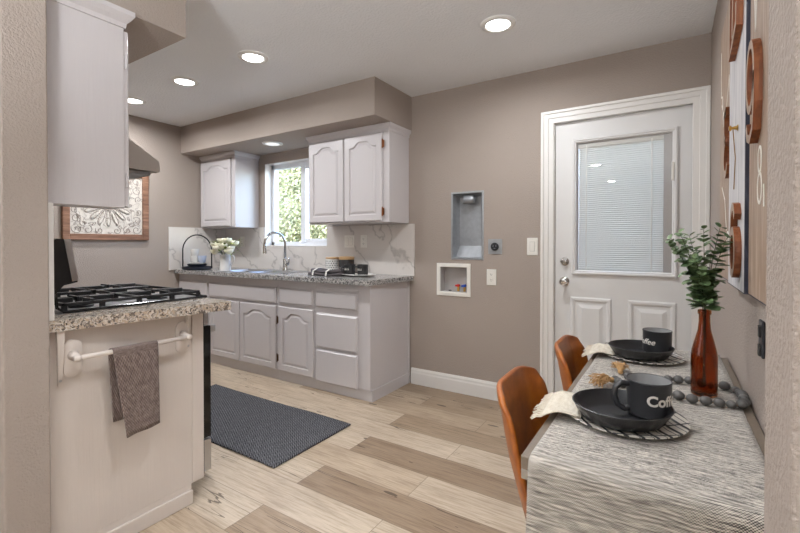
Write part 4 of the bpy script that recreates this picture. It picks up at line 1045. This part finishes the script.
# napkins
def napkin(cx, cy, label):
    """folded linen tucked under the dish, one fringed end over the table edge"""
    t = thing('napkin', (cx, cy, PZ), label, 'napkin', 'cream fringed napkins')
    def nf(u, v):
        x = cx-.146+.085*u-.012*v; y = cy-.100+.20*v+.05*u*(1-v)
        zr = PZ+.0158+.012*(1-u)*u*4*.5-.25*max(0, (-.262-x))
        return (x, y+.006*math.sin(u*5), zr+.003*math.sin(v*9+u*4)*(1-u)*u*4+.003*(1-u)*math.sin(v*PI))
    b = MB(); b.grid(nf, 16, 14, lambda u, v: (u*.19, v*.16)); b.build('cloth', 'napkin', t, smooth=True, solid=.003)
    b = MB(); r = random.Random(int(cy*100))
    for i in range(34):
        v = i/33; p = Vector(nf(0, v)); q = p+Vector((-.020-r.random()*.010, r.uniform(-.007, .007), -.006-r.random()*.008)); b.tube([p, (p+q)/2+Vector((0, 0, .003)), q], [.0016, .0014, .0016], 5)
    b.build('fringe', 'napkin', t)
napkin(-.125, 1.175, 'cream fringed napkin under the dish by the draped table end')
napkin(-.120, 1.870, 'cream fringed napkin under the dish at the door end of the table')

# bead garland
t = thing('bead_garland', (.02, 1.52, PZ), 'charcoal wooden bead garland with jute tassels looped round the bottle', 'garland')
way = [(-.150, 1.515), (-.128, 1.468), (-.06, 1.440), (.011, 1.437), (.05, 1.428), (.095, 1.430), (.135, 1.437), (.160, 1.447), (.172, 1.485), (.171, 1.54), (.166, 1.588), (.135, 1.607), (.090, 1.612), (.056, 1.618), (.02, 1.606), (-.03, 1.590), (-.09, 1.565), (-.138, 1.556)]
pts = []
for i in range(len(way)-1):
    for k_ in range(20): f = k_/20; pts.append(Vector((way[i][0]*(1-f)+way[i+1][0]*f, way[i][1]*(1-f)+way[i+1][1]*f, 0)))
pts.append(Vector((*way[-1], 0)))
MB().tube([Vector((p.x, p.y, PZ+.010)) for p in pts[::6]], .0018, 6).build('cord', 'cord', t)
sizes = [.0130, .0118, .0142, .0115, .0134, .0150]; pos = 0; nb = 0; acc = 0; last = pts[0]; need = 0
rb = random.Random(2); r_cur = .0115
def bead(p, r, tg):
    a = math.atan2(tg.y, tg.x)
    MB().ball((p.x, p.y, PZ+r*.92), r, 2, (1.08, 1, .92), Matrix.Rotation(a, 4, 'Z')).build('bead', 'bead', t, smooth=True)
i = 0; prev_r = None; prevp = None
while i < len(pts):
    p = pts[i]
    if prevp is None or (p-prevp).length >= prev_r+r_cur+.0012:
        bead(p, r_cur, (pts[min(i+1, len(pts)-1)]-pts[max(i-1, 0)])); prevp = p; prev_r = r_cur; nb += 1; r_cur = rb.choice(sizes)
    i += 1
def tassel(p, d):
    b = MB(); r = random.Random(int(p[0]*-1000)); d = Vector(d).normalized(); s = Vector((-d.y, d.x, 0)); p = Vector(p)
    for i in range(44):
        o = r.uniform(-1.5, 1.5); L = r.uniform(.06, .085)
        b.tube([p+Vector((0, 0, .012)), p+d*L*.35+s*o*.009+Vector((0, 0, .014+r.random()*.020)), p+d*L*.75+s*(o+r.uniform(-.5, .5))*.015+Vector((0, 0, .006+r.random()*.026)), p+d*L+s*(o+r.uniform(-.8, .8))*.017+Vector((0, 0, .002+r.random()*.026))], .0013, 4)
    b.ball(p+Vector((0, 0, .012)), .009, 2); b.build('tassel', 'tassel', t)
tassel((-.143, 1.605, PZ), (-.12, 1, 0)); tassel((-.158, 1.492, PZ), (-.55, -1, 0))

# amber bottle
BXc, BYc = .082, 1.527
z = PZ
t = thing('amber_bottle', (BXc, BYc, z), 'amber glass bottle used as a vase on the dining table', 'bottle')
pr = [(.028, z), (.0325, z+.003), (.033, z+.010), (.033, z+.110), (.031, z+.130), (.024, z+.160), (.0165, z+.190), (.0142, z+.215), (.0142, z+.236), (.0168, z+.238), (.0168, z+.248), (.0150, z+.250)]
inn = [(.0115, z+.250), (.0115, z+.215), (.0138, z+.190), (.021, z+.160), (.028, z+.130), (.030, z+.110), (.030, z+.014), (.002, z+.011)]
MB().lathe(pr+inn, (BXc, BYc, 0), 40).build('glass', 'amber', t, angle=60)
# eucalyptus sprigs
ux = Vector((math.cos(.568), math.sin(.568), 0))
def sprig(tip, mid, label, seed, n=17):
    r = random.Random(seed)
    b0 = Vector((BXc+r.uniform(-.004, .004), BYc+r.uniform(-.004, .004), z+.03)); b1 = Vector((BXc+r.uniform(-.005, .005), BYc+r.uniform(-.005, .005), z+.25))
    t = thing('eucalyptus_sprig', tuple(b0), label, 'foliage', 'eucalyptus sprigs in the amber bottle')
    tip = Vector(tip); mid = Vector(mid); P = []
    for i in range(21):
        s = i/20
        P.append(b0.lerp(b1, s/.3) if s < .3 else (b1*(1-(s-.3)/.7)**2+mid*2*((s-.3)/.7)*(1-(s-.3)/.7)+tip*((s-.3)/.7)**2))
    MB().tube(P, [.0016-.0009*i/20 for i in range(21)], 6).build('stem', 'stem', t)
    b = MB()
    for k_ in range(n):
        f = .34+.66*(k_/(n-1)); i = f*20; a = min(int(i), 19); p = P[a].lerp(P[a+1], i-a); tg = (P[a+1]-P[a]).normalized()
        s1 = tg.orthogonal().normalized(); s1 = Matrix.Rotation(r.uniform(0, PI)+k_*PI/2, 3, tg) @ s1
        R_ = .0205*(1-.55*(k_/(n-1)))+r.uniform(-.001, .0015)
        for sg in (-1, 1):
            dr = (s1*sg+tg*r.uniform(-.1, .9)+Vector((0, 0, r.uniform(-.3, .2)))).normalized(); w = dr.cross(tg).normalized(); nn = w.cross(dr)
            c = p+dr*(R_*.95+.002)
            ring = [c+dr*R_*math.cos(q)*1.02+w*R_*.9*math.sin(q)+nn*R_*.22*(abs(math.sin(q))) for q in [2*PI*j/10 for j in range(10)]]
            vs = [b.bm.verts.new(q) for q in ring]; vc = b.bm.verts.new(c)
            for j in range(10): b.bm.faces.new((vc, vs[j], vs[(j+1) % 10]))
    b.build('leaves', 'leaf', t, merge=False)
top = Vector((BXc, BYc, z+.25))
for dx, dy, hz, lab, sd in ((-.105, .02, .205, 'eucalyptus sprig leaning widest out of the bottle towards the door window', 1), (-.075, -.02, .225, 'eucalyptus sprig just inside the widest-leaning one', 2), (-.045, .03, .215, 'eucalyptus sprig in front of the door glass edge, short and leafy', 3), (-.005, -.01, .235, 'upright eucalyptus sprig rising straight above the bottle', 4),
                            (.045, .015, .240, 'tallest eucalyptus sprig in the bottle, beside the white casing', 5), (.062, -.02, .21, 'eucalyptus sprig leaning out towards the number boards', 6), (-.03, -.05, .15, 'low eucalyptus sprig drooping over the bottle neck', 7)):
    tp = top+ux*dx+Vector((0, dy, hz)); md = top+ux*dx*.35+Vector((0, dy*.4, hz*.55)); sprig(tp, md, lab, sd)

# ------------------------------------------------------------------ CHAIRS
def chair():
    t = thing('dining_chair', (-.20, 1.215, 0), 'x', 'chair', 'tan leather dining chairs')
    cy = 1.215
    pr = [(.060, .428), (.045, .432), (0, .430), (-.08, .422), (-.16, .416), (-.225, .416), (-.278, .426), (-.306, .456), (-.324, .510), (-.343, .575), (-.361, .640), (-.374, .705), (-.382, .756), (-.392, .787), (-.397, .818)]
    def shell(s, h):
        """s across -1..1, h 0 (seat front) .. 1 (back top)"""
        i = h*(len(pr)-1); k_ = min(int(i), len(pr)-2); f = i-k_; x = pr[k_][0]*(1-f)+pr[k_+1][0]*f; z = pr[k_][1]*(1-f)+pr[k_+1][1]*f
        up = max(0, min(1, (h-.40)/.14)); top = max(0, (h-.80)/.20); a = abs(s)
        w = .180-.008*up-.020*top**2.5
        y = cy+math.copysign(w*(1-(1-a)**1.0) if a < 1 else w, s)
        x += up*(.050*max(0, (a-.45)/.55)**2.0)*(1-.35*top)
        z += (1-up)*.030*a**4 - top*.020*a**3.5
        return Vector((x, y, z))
    b = MB(); b.grid(lambda u, v: shell(2*u-1, v), 24, 42, lambda u, v: (u, v))
    b.build('shell', 'leather', t, smooth=True, solid=.016, sub=1)
    for sx, sy in ((.02, -1), (.02, 1), (-.17, -1), (-.17, 1)):
        fx = sx+(.04 if sx > 0 else -.10); MB().tube([(sx, cy+sy*.10, .402), (fx, cy+sy*.17, .0005)], [.012, .009], 10).build('leg', 'legmetal', t)
    MB().box(-.19, .03, cy-.115, cy+.115, .388, .404, .004).build('seat_frame', 'legmetal', t)
    return t
ch = chair(); ch['label'] = 'tan leather dining chair beside the draped end of the table'
dup(ch, (.028, .552, 0), 'tan leather dining chair near the door, behind the other chair')
